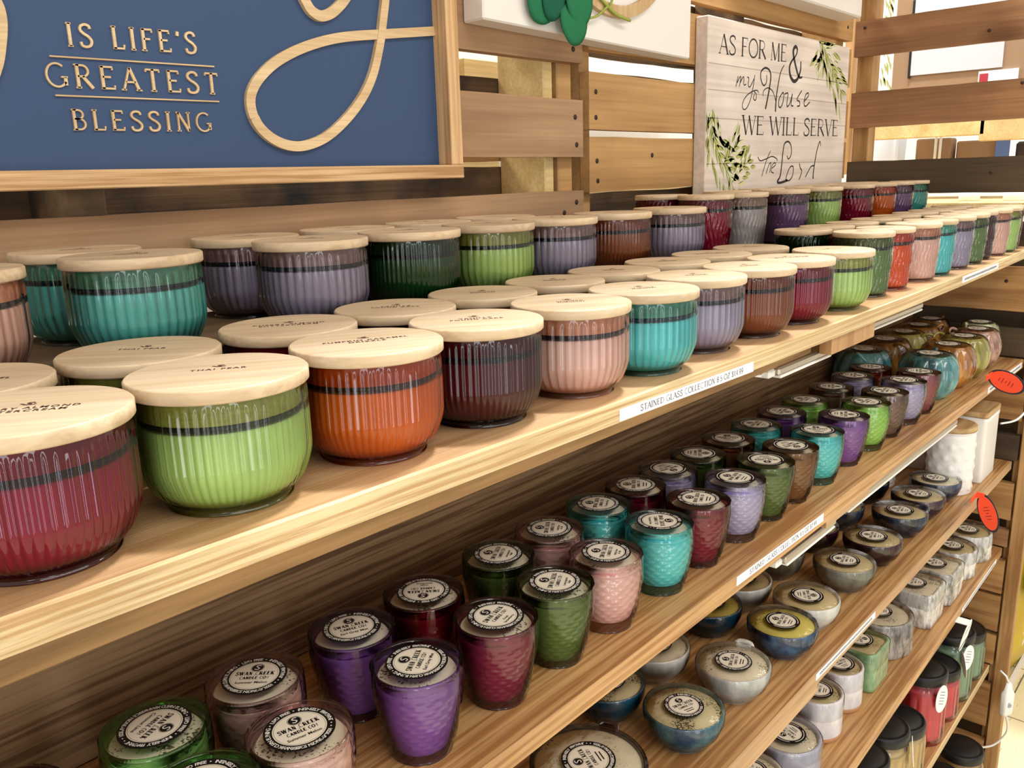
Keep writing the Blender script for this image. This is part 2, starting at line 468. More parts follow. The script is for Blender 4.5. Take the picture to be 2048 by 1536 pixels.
# roman capitals as strokes: (points, thick?), then serifs (x, y, half width); last number is the advance
GL = {
    'A': ([([(0.05, 0), (0.37, 1)], 0), ([(0.37, 1), (0.72, 0)], 1), ([(0.17, 0.36), (0.58, 0.36)], 0)], [(0.05, 0, .1), (0.72, 0, .12)], 0.78),
    'B': ([([(0.12, 0), (0.12, 1)], 1), (([(0.12, 0.97), (0.3, 0.97)] + arc(0.3, 0.755, 0.22, 0.215, 90, -90) + [(0.12, 0.54)]), 0), (([(0.12, 0.54), (0.33, 0.54)] + arc(0.33, 0.285, 0.26, 0.255, 90, -90) + [(0.12, 0.03)]), 0)], [(0.12, 0, .1), (0.12, 1, .1)], 0.68),
    'C': ([(arc(0.45, 0.5, 0.4, 0.49, 50, 310, 22), 0)], [], 0.78),
    'D': ([([(0.12, 0), (0.12, 1)], 1), ([(0.12, 0.97), (0.3, 0.97)] + arc(0.3, 0.5, 0.42, 0.47, 90, -90, 18) + [(0.12, 0.03)], 0)], [(0.12, 0, .1), (0.12, 1, .1)], 0.82),
    'E': ([([(0.12, 0), (0.12, 1)], 1), ([(0.05, 0.97), (0.56, 0.97), (0.56, 0.84)], 0), ([(0.12, 0.53), (0.47, 0.53)], 0), ([(0.05, 0.03), (0.6, 0.03), (0.6, 0.17)], 0)], [], 0.68),
    'F': ([([(0.12, 0), (0.12, 1)], 1), ([(0.05, 0.97), (0.56, 0.97), (0.56, 0.84)], 0), ([(0.12, 0.53), (0.45, 0.53)], 0)], [(0.12, 0, .12)], 0.62),
    'G': ([(arc(0.45, 0.5, 0.4, 0.49, 50, 325, 22), 0), ([(0.78, 0.08), (0.78, 0.42)], 1)], [(0.74, 0.43, .13)], 0.9),
    'H': ([([(0.12, 0), (0.12, 1)], 1), ([(0.66, 0), (0.66, 1)], 1), ([(0.12, 0.52), (0.66, 0.52)], 0)], [(0.12, 0, .11), (0.12, 1, .11), (0.66, 0, .11), (0.66, 1, .11)], 0.8),
    'I': ([([(0.13, 0), (0.13, 1)], 1)], [(0.13, 0, .11), (0.13, 1, .11)], 0.3),
    'K': ([([(0.12, 0), (0.12, 1)], 1), ([(0.62, 1), (0.14, 0.45)], 0), ([(0.28, 0.58), (0.68, 0)], 1)], [(0.12, 0, .11), (0.12, 1, .11), (0.62, 1, .1), (0.68, 0, .1)], 0.74),
    'L': ([([(0.12, 0), (0.12, 1)], 1), ([(0.04, 0.03), (0.55, 0.03), (0.56, 0.2)], 0)], [(0.12, 1, .11)], 0.62),
    'M': ([([(0.1, 0), (0.14, 1)], 0), ([(0.14, 1), (0.46, 0.02)], 1), ([(0.46, 0.02), (0.78, 1)], 0), ([(0.78, 1), (0.82, 0)], 1)], [(0.1, 0, .09), (0.82, 0, .1)], 0.96),
    'N': ([([(0.12, 0), (0.12, 1)], 0), ([(0.12, 1), (0.66, 0)], 1), ([(0.66, 0), (0.66, 1)], 0)], [(0.12, 0, .1), (0.66, 1, .1), (0.1, 1, .08)], 0.8),
    'O': ([(arc(0.45, 0.5, 0.4, 0.49, 0, 360, 26), 0.5)], [], 0.9),
    'R': ([([(0.12, 0), (0.12, 1)], 1), ([(0.12, 0.97), (0.33, 0.97)] + arc(0.33, 0.735, 0.23, 0.235, 90, -90) + [(0.12, 0.5)], 0), ([(0.32, 0.5), (0.7, 0.0)], 1)], [(0.12, 0, .11), (0.1, 1, .1)], 0.76),
    'S': ([(crom([(0.53, 0.8), (0.48, 0.93), (0.3, 0.98), (0.12, 0.9), (0.08, 0.74), (0.2, 0.6), (0.42, 0.46), (0.55, 0.28), (0.48, 0.08), (0.28, 0.01), (0.1, 0.06), (0.05, 0.22)], 4), 0.5)], [], 0.64),
    'T': ([([(0.35, 0), (0.35, 1)], 1), ([(0.05, 0.86), (0.05, 0.97), (0.65, 0.97), (0.65, 0.86)], 0)], [(0.35, 0, .12)], 0.72),
    'V': ([([(0.05, 1), (0.38, 0)], 1), ([(0.38, 0), (0.7, 1)], 0)], [(0.05, 1, .11), (0.7, 1, .1)], 0.76),
    'W': ([([(0.05, 1), (0.32, 0)], 1), ([(0.32, 0), (0.54, 0.95)], 0), ([(0.52, 1), (0.78, 0)], 1), ([(0.78, 0), (1.02, 1)], 0)], [(0.05, 1, .11), (1.02, 1, .1)], 1.08),
    'X': ([([(0.05, 1), (0.68, 0)], 1), ([(0.65, 1), (0.05, 0)], 0)], [(0.05, 1, .09), (0.66, 1, .09), (0.05, 0, .09), (0.68, 0, .09)], 0.76),
    'Z': ([([(0.08, 0.84), (0.08, 0.97), (0.6, 0.97)], 0), ([(0.6, 0.97), (0.05, 0.03)], 1), ([(0.05, 0.03), (0.62, 0.03), (0.62, 0.17)], 0)], [], 0.7),
    "'": ([([(0.1, 0.98), (0.08, 0.78)], 1)], [], 0.2),
    '.': ([([(0.08, 0.0), (0.08, 0.1)], 1)], [], 0.2),
    '$': ([(crom([(0.46, 0.8), (0.4, 0.9), (0.25, 0.95), (0.1, 0.88), (0.08, 0.74), (0.2, 0.58), (0.38, 0.44), (0.47, 0.27), (0.4, 0.1), (0.24, 0.04), (0.09, 0.1), (0.05, 0.22)], 3), 0.5), ([(0.26, -0.1), (0.26, 1.1)], 0)], [], 0.58),
    '0': ([(arc(0.28, 0.5, 0.22, 0.49, 0, 360, 20), 0.5)], [], 0.58),
    '1': ([([(0.26, 0), (0.26, 1), (0.12, 0.85)], 1)], [(0.26, 0, .12)], 0.5),
    '2': ([(crom([(0.07, 0.75), (0.14, 0.93), (0.28, 0.98), (0.44, 0.88), (0.44, 0.65), (0.25, 0.35), (0.06, 0.04)], 4), 0.5), ([(0.06, 0.04), (0.5, 0.04)], 0)], [], 0.58),
    '3': ([(crom([(0.08, 0.85), (0.25, 0.98), (0.42, 0.85), (0.4, 0.65), (0.22, 0.53)], 4), 0.5), (crom([(0.22, 0.53), (0.43, 0.44), (0.47, 0.22), (0.3, 0.02), (0.06, 0.1)], 4), 0.5)], [], 0.56),
    '4': ([([(0.38, 0), (0.38, 1)], 1), ([(0.38, 1), (0.04, 0.3), (0.54, 0.3)], 0)], [(0.38, 0, .1)], 0.58),
    '5': ([([(0.46, 0.97), (0.15, 0.97), (0.12, 0.58)], 0), (crom([(0.12, 0.56), (0.28, 0.62), (0.46, 0.5), (0.48, 0.25), (0.32, 0.03), (0.07, 0.08)], 4), 0.5)], [], 0.58),
    '7': ([([(0.06, 0.84), (0.06, 0.97), (0.5, 0.97)], 0), ([(0.5, 0.97), (0.2, 0)], 1)], [], 0.54),
    '8': ([(arc(0.28, 0.74, 0.17, 0.24, 0, 360, 16), 0.5), (arc(0.28, 0.26, 0.21, 0.25, 0, 360, 16), 0.5)], [], 0.58),
    '9': ([(arc(0.27, 0.68, 0.2, 0.3, 0, 360, 18), 0.5), (crom([(0.47, 0.68), (0.44, 0.35), (0.3, 0.08), (0.12, 0.02)], 4), 0.5)], [], 0.58),
    ' ': ([], [], 0.36),
}


def roman(mb, text, to3, x0, y0, h, width=None, thick=0.13, thin=0.06, track=0.06, depth=0.0, mi=0, x_end=None, slope=0.0, wscale=1.0):
    """Write capitals from x0 on baseline y0; x_end squeezes or widens the line so that it ends there."""
    adv = sum(GL[c][2] + track for c in text) - track
    sx = h * wscale
    if x_end is not None:
        sx = (x_end - x0) / adv
    x = x0
    for c in text:
        st, se, a = GL[c]
        for pts, t in st:
            w = (thin + (thick - thin) * t) * h
            mb.ribbon([(x + p[0] * sx, y0 + p[1] * h + slope * (x + p[0] * sx - x0)) for p in pts], w, to3, depth, mi)
        for (px, py, hw) in se:
            yy = y0 + (py * 0.97 + 0.015) * h
            mb.ribbon([(x + (px - hw) * sx, yy + slope * (x - x0)), (x + (px + hw) * sx, yy + slope * (x - x0))], thin * 0.85 * h, to3, depth, mi)
        x += (a + track) * sx
    return x


# ------------------------------------------------------------------ materials
M_SHELF = wood('shelf_pine', (204, 166, 124), (172, 130, 88), 'X', 60, rough=0.42, spec=0.45, contrast=0.5, wob=0.5, streak=0.05)
M_SHELF2 = wood('shelf_pine_amber', (204, 160, 106), (164, 114, 66), 'X', 170, rough=0.42, spec=0.45, contrast=0.95, wob=0.22, streak=0.025)
M_PALE = wood('shelf_edge_pine', (226, 204, 160), (190, 154, 106), 'X', 330, rough=0.55, contrast=0.8, wob=0.02, streak=0.006)
M_CLEAT = wood('cleat_wood', (176, 138, 92), (128, 94, 56), 'X', 60, rough=0.6)
M_BACK = wood('back_panel_pine', (160, 128, 92), (112, 82, 56), 'X', 230, rough=0.5, spec=0.35, contrast=1.0, wob=0.1, streak=0.02)
M_PAL = wood('pallet_oak', (186, 150, 114), (150, 114, 82), 'X', 26, rough=0.7, knots=5.0, contrast=0.2)
M_PAL2 = wood('pallet_tan', (200, 158, 104), (166, 124, 76), 'X', 22, rough=0.65, knots=4.0, contrast=0.2)
M_PALD = wood('pallet_weathered', (140, 116, 88), (88, 72, 56), 'X', 30, rough=0.8, stain=((50, 50, 50), 9.0), contrast=0.4)
M_PALE2 = wood('pallet_pine_light', (232, 206, 150), (205, 170, 108), 'X', 24, rough=0.6, knots=4.0, contrast=0.2)
M_END = wood('end_slat_wood', (168, 124, 86), (126, 88, 58), 'Y', 26, rough=0.65, knots=5.0, contrast=0.25)
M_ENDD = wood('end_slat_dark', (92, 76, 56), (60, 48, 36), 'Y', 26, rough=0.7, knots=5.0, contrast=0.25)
M_ENDP = wood('end_pine', (196, 152, 98), (148, 102, 60), 'Y', 40, rough=0.6, knots=4.0, contrast=0.6)
M_POST = wood('post_pine', (200, 160, 108), (160, 116, 70), 'Z', 50, rough=0.55, contrast=0.5)
M_LEG = wood('leg_wood', (150, 112, 76), (110, 78, 50), 'Z', 40, rough=0.65)
M_LID = wood('lid_acacia', (222, 198, 166), (200, 172, 136), 'X', 60, rough=0.5, spec=0.35, contrast=0.3, fine=0.5)
M_PLUG = wood('lid_plug_wood', (205, 170, 130), (170, 130, 90), 'X', 60, rough=0.6)
M_FRAME = wood('sign_frame_oak', (224, 186, 138), (186, 142, 94), 'X', 200, rough=0.5, contrast=0.85, wob=0.12, streak=0.03)
M_FRAMEV = wood('sign_frame_oak_upright', (224, 186, 138), (186, 142, 94), 'Z', 200, rough=0.5, contrast=0.85, wob=0.08, streak=0.02)
M_FRAMEI = wood('sign_frame_inside', (150, 122, 96), (120, 94, 72), 'Z', 60, rough=0.6)
M_CANLID = wood('canister_bamboo', (210, 178, 130), (178, 140, 92), 'X', 90, rough=0.5, contrast=0.8)
M_BURN = plain('burnt_lettering', (78, 46, 36), 0.7)
M_NAIL = plain('nail_rust', (62, 48, 40), 0.6, metal=0.4)
M_SEAL = plain('seal_rubber', (30, 24, 28), 0.5)
M_BLUE = plain('sign_navy', (50, 72, 106), 0.55, bump=(300.0, 0.05))
M_LETTER = wood('raised_letter_wood', (232, 204, 160), (206, 172, 126), 'X', 50, rough=0.55, contrast=0.2)
M_WHITEBOARD = wood('whitewashed_board', (234, 222, 210), (222, 208, 196), 'X', 30, rough=0.6, contrast=0.1, fine=0.4)
M_WHITE = plain('white_paint', (228, 222, 214), 0.6)
M_INK = plain('sign_ink', (38, 34, 34), 0.6)
M_LEAFPAINT = plain('painted_leaf', (168, 172, 96), 0.7)
M_LEAFPAINT2 = plain('painted_leaf_pale', (206, 206, 160), 0.7)
M_FELT = plain('felt_leaf', (44, 112, 76), 0.9, spec=0.1, bump=(400.0, 0.2))
M_FELT2 = plain('felt_leaf_dark', (34, 92, 70), 0.9, spec=0.1, bump=(400.0, 0.2))
M_STEM = plain('leaf_stem', (150, 160, 70), 0.6)
M_RING = wood('wreath_ring', (214, 184, 138), (190, 156, 110), 'Z', 40, rough=0.6)
M_PAPER = plain('label_paper', (238, 238, 240), 0.6)
M_PRINT = plain('label_print', (66, 64, 78), 0.7)
M_BLACKP = plain('sticker_black', (18, 18, 20), 0.35)
M_CREAMP = plain('sticker_cream', (240, 232, 214), 0.4)
M_WHITEP = plain('sticker_white', (244, 240, 232), 0.4)
M_LIDB = plain('black_lid', (22, 22, 24), 0.45, spec=0.4, bump=(120.0, 0.05))
M_TAGW = plain('hang_tag_white', (240, 240, 236), 0.6)
M_ORANGE = plain('tag_orange', (250, 84, 48), 0.5)
M_TAGD = plain('tag_backing', (42, 42, 54), 0.5)
M_LED = plain('light_bar_metal', (176, 166, 150), 0.35, metal=0.6)
M_LEDW = plain('light_bar_white', (236, 234, 226), 0.4)
M_CORD = plain('white_cord', (232, 230, 224), 0.45)
M_CANISTER = plain('white_ceramic', (236, 234, 230), 0.3, spec=0.5, coat=0.3)
M_CARD = plain('cardboard', (150, 120, 92), 0.8)
M_CARDW = plain('white_card', (196, 196, 200), 0.7)
M_YEL = plain('sack_yellow', (214, 184, 50), 0.4)
M_GREYP = plain('sack_grey', (78, 80, 78), 0.4)
M_SACKW = plain('sack_white', (238, 236, 226), 0.5)
M_RED = plain('tag_red', (168, 52, 62), 0.5)
M_BLUEP = plain('poster_blue', (92, 120, 184), 0.6)
M_DARK = plain('dark_goods', (58, 46, 42), 0.6)

# floor of vinyl tiles with scuffs
m, nt, b = mat('vinyl_tile')
tc = nd(nt, 'ShaderNodeTexCoord')
mp = nd(nt, 'ShaderNodeMapping'); mp.inputs['Location'].default_value = (0.12, 0.185, 0)
nt.links.new(tc.outputs['Object'], mp.inputs['Vector'])
br = nd(nt, 'ShaderNodeTexBrick', offset=0.0, Scale=1.0)
br.inputs['Mortar Size'].default_value = 0.0022; br.inputs['Brick Width'].default_value = 0.305; br.inputs['Row Height'].default_value = 0.305
br.inputs['Color1'].default_value = (*lin((222, 208, 172)), 1); br.inputs['Color2'].default_value = (*lin((214, 200, 164)), 1)
br.inputs['Mortar'].default_value = (*lin((92, 86, 74)), 1)
nt.links.new(mp.outputs[0], br.inputs['Vector'])
sp = nd(nt, 'ShaderNodeTexNoise', Scale=26.0, Detail=4.0)
mq = nd(nt, 'ShaderNodeMapping'); mq.inputs['Scale'].default_value = (0.5, 3.0, 1)
nt.links.new(tc.outputs['Object'], mq.inputs['Vector']); nt.links.new(mq.outputs[0], sp.inputs['Vector'])
rp = ramp(nt, [(0.30, (0.35, 0.34, 0.32)), (0.36, (1, 1, 1))])
nt.links.new(sp.outputs['Fac'], rp.inputs['Fac'])
mm = nd(nt, 'ShaderNodeMixRGB', blend_type='MULTIPLY'); mm.inputs[0].default_value = 0.8
nt.links.new(br.outputs['Color'], mm.inputs[1]); nt.links.new(rp.outputs['Color'], mm.inputs[2])
nt.links.new(mm.outputs[0], b.inputs['Base Color']); b.inputs['Roughness'].default_value = 0.35
M_FLOOR = m

FLOOR = -EYE
YW = 0.775          # front face of the pallet wall
S1, S2, S3, S4, S5, S6 = -0.172, -0.409, -0.638, -0.843, -1.138, -1.46   # shelf tops
XE = 2.03           # inner face of the end slats
TH = 0.018

# ------------------------------------------------------------------ the setting
fl = MB(); fl.box((-3, -3, FLOOR - 0.05), (6, 4.2, FLOOR)); tag(fl.build('floor', M_FLOOR), kind='structure')
cl = MB(); cl.box((-3, -3, 3.25), (6, 4.2, 3.3)); tag(cl.build('ceiling', plain('ceiling_white', (232, 230, 224), 0.8)), kind='structure')
wb = MB(); wb.box((-3, 3.2, FLOOR), (6, 3.3, 3.25)); tag(wb.build('wall_back', plain('store_wall', (236, 232, 222), 0.8)), kind='structure')
wr = MB(); wr.box((5.2, -3, FLOOR), (5.3, 3.2, 3.25)); tag(wr.build('wall_right', plain('store_wall', (236, 232, 222), 0.8)), kind='structure')

# ------------------------------------------------------------------ shelves


def shelf(name_label, top, y0f, x0, x1, yb, mtop, medge, group='shelf boards'):
    """A long board whose front edge follows y0f(x); the sawn front edge is a part of its own look."""
    mb = MB(); n = 24
    xs = [x0 + (x1 - x0) * i / n for i in range(n + 1)]
    e = 0.0015
    for i in range(n):
        a, c = xs[i], xs[i + 1]; ya, yc = y0f(a), y0f(c); bt = top - TH
        mb.quad((a, ya + e, top), (c, yc + e, top), (c, yb, top), (a, yb, top), 0)
        mb.quad((a, ya, top - e), (c, yc, top - e), (c, yc + e, top), (a, ya + e, top), 1)
        mb.quad((a, ya, bt), (c, yc, bt), (c, yc, top - e), (a, ya, top - e), 1)
        mb.quad((a, yb, bt), (c, yb, bt), (c, yc, bt), (a, ya, bt), 0)
        mb.quad((c, yb, top), (a, yb, top), (a, yb, bt), (c, yb, bt), 0)
    for x, flip in ((x0, 0), (x1, 1)):
        q = [(x, y0f(x), top - TH), (x, y0f(x), top - e), (x, y0f(x) + e, top), (x, yb, top), (x, yb, top - TH)]
        mb.add(q, [tuple(range(5)) if flip else tuple(reversed(range(5)))], 0)
    o = mb.build('shelf_board', [mtop, medge])
    return tag(o, name_label, 'shelf', group)


bow = lambda x: 0.3645 + 0.012 * ((x - 0.95) / 0.95) ** 2
shelf('topmost pine shelf board with pale sawn front edge carrying the wooden-lidded jars', S1, bow, -0.45, XE, 0.772, M_SHELF, M_PALE)
shelf('second pine shelf board carrying the small colored glass votive candles', S2, lambda x: 0.371, -0.45, XE, 0.60, M_SHELF2, M_SHELF2)
shelf('third pine shelf board carrying the glazed pottery bowl candles', S3, lambda x: 0.371, 0.1, XE, 0.60, M_SHELF2, M_SHELF)
shelf('fourth pine shelf board carrying bark textured and white pot candles', S4, lambda x: 0.357 + 0.013 * (x - 1.1) / 0.93, 0.4, XE, 0.60, M_SHELF2, M_SHELF2)
shelf('fifth pine shelf board carrying pink green and cream jars with black lids', S5, lambda x: 0.368, 0.7, XE, 0.60, M_SHELF2, M_PALE)
shelf('lowest pine shelf board near the floor below the black lidded jars', S6, lambda x: 0.330, 0.7, XE, 0.60, M_SHELF2, M_PALE)
shelf('unseen shelf board added above the signs to shade the back of the candle display', 0.56, lambda x: 0.476, -0.6, XE, 0.735, M_SHELF, M_PALE)  # unseen board, added so that its shade falls on the back rows of lids

mb = MB(); mb.box((-0.45, 0.392, -0.212), (0.955, 0.410, S1 - TH), bev=0.001)
tag(mb.build('support_cleat', M_CLEAT), 'long recessed wooden cleat under the front edge of the topmost shelf', 'wood strip')
mb = MB()
mb.box((0.962, 0.3705, -0.2125), (1.10, 0.386, S1 - TH - 0.0005), bev=0.0008)
tag(mb.build('splice_block', wood('splice_block_wood', (206, 164, 116), (170, 126, 82), 'Z', 60)), 'short wooden block nailed under the front edge of the topmost shelf', 'wood block')
mb = MB(); mb.box((0.985, 0.3725, -0.4385), (1.13, 0.388, S2 - TH - 0.0005), bev=0.0008)
tag(mb.build('splice_block', M_SHELF), 'short wooden block under the second shelf edge beside a light bar', 'wood block')
mb = MB(); mb.box((0.70, 0.3725, -0.672), (0.99, 0.386, S3 - TH - 0.0005), bev=0.0008)
tag(mb.build('splice_block', M_SHELF), 'pale wooden block under the third shelf edge near its printed label', 'wood block')
mb = MB(); mb.box((-0.45, 0.5775, S1 + 0.0003), (XE, 0.772, -0.119), bev=0.002)
tag(mb.build('riser_board', M_PALD), 'rough wooden riser step along the back of the topmost shelf', 'riser')

# back panel of planks behind the lower shelves: planks are one thing each
zz = [(-1.455, -1.30), (-1.2995, -1.16), (-1.1595, -0.99), (-0.9895, -0.865), (-0.8645, -0.75), (-0.7495, -0.66), (-0.6595, -0.53), (-0.5295, -0.41), (-0.4095, -0.298), (-0.2975, -0.1925)]
nm = ['lowest', 'second lowest', 'third lowest', 'fourth lowest', 'fifth lowest', 'sixth lowest', 'lower of two behind the pottery bowls', 'upper of two behind the pottery bowls', 'lower of two behind the votives', 'upper of two behind the votives']
for (a, c), n_ in zip(zz, nm):
    mb = MB(); mb.box((-0.45, 0.601, a), (XE, 0.617, c), bev=0.001)
    tag(mb.build('back_plank', M_BACK), 'dark pine back plank behind the lower shelves, ' + n_, 'plank', 'back planks behind the lower shelves')

# end post, its foot, and the pallet slats at the far end
mb = MB(); mb.box((2.032, 0.330, FLOOR), (2.052, 0.358, -0.30), bev=0.0015)
mb.box((2.052, 0.335, FLOOR), (2.075, 0.372, -0.30), bev=0.0015)
P_ = mb.build('shelf_post', M_POST); tag(P_, 'upright pine post at the far front corner of the shelves', 'post')
mb = MB(); mb.box((2.077, 0.350, -1.215), (2.10, 0.372, -1.135), bev=0.002)
tag(mb.build('post_block', M_LEG), 'short brown wooden block hanging low on the far corner post', 'wood block')


def nails(parent, pts, axis):
    for p in pts:
        mb = MB(); prof = [(0.0038, 0.0), (0.0036, 0.0008), (0.0018, 0.0014)]
        mb.lathe(prof, 10, cap1=True)
        o = mb.build('nail', M_NAIL, parent); o.location = p
        o.rotation_euler = (pi / 2, 0, 0) if axis == 'Y' else (0, -pi / 2, 0)


def slat(parent, lo, hi, m, name='plank', wob=0.0, axis='X'):
    """A rough sawn plank; its long edges wander a little."""
    mb = MB(); n = 14
    (x0, y0, z0), (x1, y1, z1) = lo, hi
    rnd = random.Random(int((lo[2] + 3) * 9999) + int(lo[0] * 77))
    eb = [rnd.uniform(-wob, wob) for _ in range(n + 1)]; et = [rnd.uniform(-wob, wob) for _ in range(n + 1)]
    P = lambda u, v, w: (x0 + (x1 - x0) * u, y0 + (y1 - y0) * v, w)
    if axis == 'Y':
        P = lambda u, v, w: (x0 + (x1 - x0) * v, y0 + (y1 - y0) * u, w)
    for i in range(n):
        a, c = i / n, (i + 1) / n
        q = [(P(a, 0, z0 + eb[i]), P(c, 0, z0 + eb[i + 1]), P(c, 0, z1 + et[i + 1]), P(a, 0, z1 + et[i])),
             (P(c, 1, z0 + eb[i + 1]), P(a, 1, z0 + eb[i]), P(a, 1, z1 + et[i]), P(c, 1, z1 + et[i + 1])),
             (P(a, 0, z1 + et[i]), P(c, 0, z1 + et[i + 1]), P(c, 1, z1 + et[i + 1]), P(a, 1, z1 + et[i])),
             (P(a, 1, z0 + eb[i]), P(c, 1, z0 + eb[i + 1]), P(c, 0, z0 + eb[i + 1]), P(a, 0, z0 + eb[i]))]
        for k in q:
            mb.quad(*(k if axis == 'X' else k[::-1]))
    for a, i in ((0, 0), (1, n)):
        mb.quad(P(a, 0, z0 + eb[i]), P(a, 0, z1 + et[i]), P(a, 1, z1 + et[i]), P(a, 1, z0 + eb[i]))
    return mb.build(name, m, parent)


# left pallet (behind the navy sign) ----------------------------------
pl = thing('wooden_pallet', 'upright brown wooden pallet on the wall behind the navy sign', 'pallet', (0, 0, 0), 0, 'upright pallets forming the wall')
for lo, hi in ((-0.115, -0.0215), (0.0262, 0.105), (0.1545, 0.235), (0.27, 0.36), (0.40, 0.50)):
    slat(pl, (-0.35, YW, lo), (1.0215, YW + 0.017, hi), M_PAL, wob=0.0007)
for x0, x1, mm_ in ((0.985, 1.018, M_PAL2), (0.955, 0.975, M_PALE2), (0.30, 0.335, M_PALD), (-0.34, -0.30, M_PALD)):
    mb = MB(); mb.box((x0, YW + 0.0175, -0.118), (x1, YW + 0.105, 0.52), bev=0.002); mb.build('stringer', mm_, pl)
for lo, hi, mm_ in ((-0.118, -0.036, M_PALD), (-0.030, 0.0165, M_PALD), (0.024, 0.045, M_PAL2), (0.108, 0.1405, M_PALD), (0.22, 0.31, M_PALD)):
    slat(pl, (-0.35, YW + 0.106, lo), (1.02, YW + 0.122, hi), mm_, 'back_plank', 0.0012)
nails(pl, [(1.003, YW, 0.081), (1.006, YW, 0.043), (1.004, YW, -0.038), (0.975, YW, -0.052), (1.0, YW, 0.172)], 'Y')
# right pallet (between the signs) -------------------------------------
pr = thing('wooden_pallet', 'upright tan wooden pallet on the wall behind the whitewashed verse sign', 'pallet', (0, 0, 0), 0, 'upright pallets forming the wall')
for lo, hi in ((-0.025, 0.0548), (0.0650, 0.1445), (0.1748, 0.255), (0.273, 0.36), (0.40, 0.50)):
    slat(pr, (1.0365, YW, lo), (2.02, YW + 0.017, hi), M_PAL2, wob=0.0006)
for x0, x1, mm_ in ((1.038, 1.062, M_PAL2), (1.50, 1.54, M_PALD), (1.975, 2.015, M_PAL2)):
    mb = MB(); mb.box((x0, YW + 0.0175, -0.118), (x1, YW + 0.100, 0.52), bev=0.002); mb.build('stringer', mm_, pr)
for lo, hi, mm_ in ((-0.118, -0.030, M_PALD), (-0.022, 0.052, M_PALD), (0.085, 0.1645, M_PALD), (0.19, 0.30, M_PALD)):
    slat(pr, (1.04, YW + 0.101, lo), (2.01, YW + 0.117, hi), mm_, 'back_plank', 0.0015)
nails(pr, [(1.053, YW, 0.118), (1.053, YW, 0.082), (1.055, YW, 0.020), (1.057, YW, -0.009), (1.205, YW, 0.028), (1.99, YW, 0.30), (1.052, YW, 0.20)], 'Y')
# end pallet: slats across the far end ---------------------------------
pe = thing('wooden_pallet', 'open slatted wooden pallet across the far right end of the shelves', 'pallet', (0, 0, 0), 0, 'upright pallets forming the wall')
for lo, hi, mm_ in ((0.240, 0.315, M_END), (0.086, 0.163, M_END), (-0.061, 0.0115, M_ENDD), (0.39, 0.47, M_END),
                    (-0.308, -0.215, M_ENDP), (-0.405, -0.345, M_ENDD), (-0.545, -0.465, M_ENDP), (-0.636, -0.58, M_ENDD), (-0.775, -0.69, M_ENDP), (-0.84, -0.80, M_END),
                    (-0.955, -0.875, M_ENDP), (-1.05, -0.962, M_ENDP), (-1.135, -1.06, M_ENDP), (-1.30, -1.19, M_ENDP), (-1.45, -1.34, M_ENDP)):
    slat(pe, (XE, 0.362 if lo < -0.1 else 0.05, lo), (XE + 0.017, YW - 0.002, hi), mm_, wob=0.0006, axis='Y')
for y0, y1 in ((0.735, 0.772),):
    mb = MB(); mb.box((XE + 0.0175, y0, -1.455), (XE + 0.06, y1, 0.5), bev=0.002); mb.build('stringer', M_POST, pe)
nails(pe, [(XE, 0.752, 0.30), (XE, 0.50, 0.262), (XE, 0.42, -0.245), (XE, 0.43, 0.155), (XE, 0.47, -0.02), (XE, 0.40, -1.10)], 'X')

mb = MB(); mb.box((2.10, 0.378, -1.455), (2.115, 0.80, -0.125), bev=0.001)  # added dark sheet standing in for the darkness between the lower slats
tag(mb.build('gap_dark_panel', M_ENDD), 'dark panel added to darken the gaps behind the lower end slats', 'panel')

# ------------------------------------------------------------------ navy sign
sg = thing('framed_sign', 'large navy wall sign in a light oak frame about a blessing', 'sign')
YF, YP = 0.740, 0.7625
px = lambda x, y, d: (x, YP - d, y)
mb = MB(); mb.box((-0.40, YP, 0.012), (0.722, YP + 0.006, 0.62)); mb.build('sign_panel', M_BLUE, sg)
mb = MB(); mb.box((-0.42, YF, 0.001), (0.7400, YP + 0.012, 0.0165), bev=0.001); mb.build('bottom_rail', M_FRAME, sg)
mb = MB(); mb.box((0.7205, YF + 0.0003, 0.0166), (0.7398, YP + 0.012, 0.64), bev=0.001); mb.build('side_rail', M_FRAMEV, sg)
mb = MB(); mb.box((-0.42, YF + 0.0003, 0.0166), (-0.4005, YP + 0.012, 0.64), bev=0.001); mb.build('side_rail', M_FRAMEV, sg)
mb = MB(); mb.box((-0.42, YF, 0.6405), (0.7400, YP + 0.012, 0.66), bev=0.001); mb.build('top_rail', M_FRAME, sg)
mb = MB()
roman(mb, 'IS LIFE\'S', px, 0.3085, 0.1153, 0.0180, x_end=0.4225, thick=0.135, thin=0.085, track=0.26, depth=0.002, slope=0.028)
roman(mb, 'GREATEST', px, 0.2872, 0.0828, 0.0185, x_end=0.4405, thick=0.135, thin=0.085, track=0.26, depth=0.002, slope=0.008)
roman(mb, 'BLESSING', px, 0.3030, 0.0492, 0.0165, x_end=0.4290, thick=0.135, thin=0.085, track=0.26, depth=0.002, slope=0.008)
mb.build('raised_lettering', M_LETTER, sg)
mb = MB()
mb.ribbon([(0.2927, 0.1064), (0.4375, 0.1084)], 0.0012, px, 0.002)
mb.ribbon([(0.2928, 0.0762), (0.4388, 0.0774)], 0.0012, px, 0.002)
mb.build('raised_rule', M_LETTER, sg)
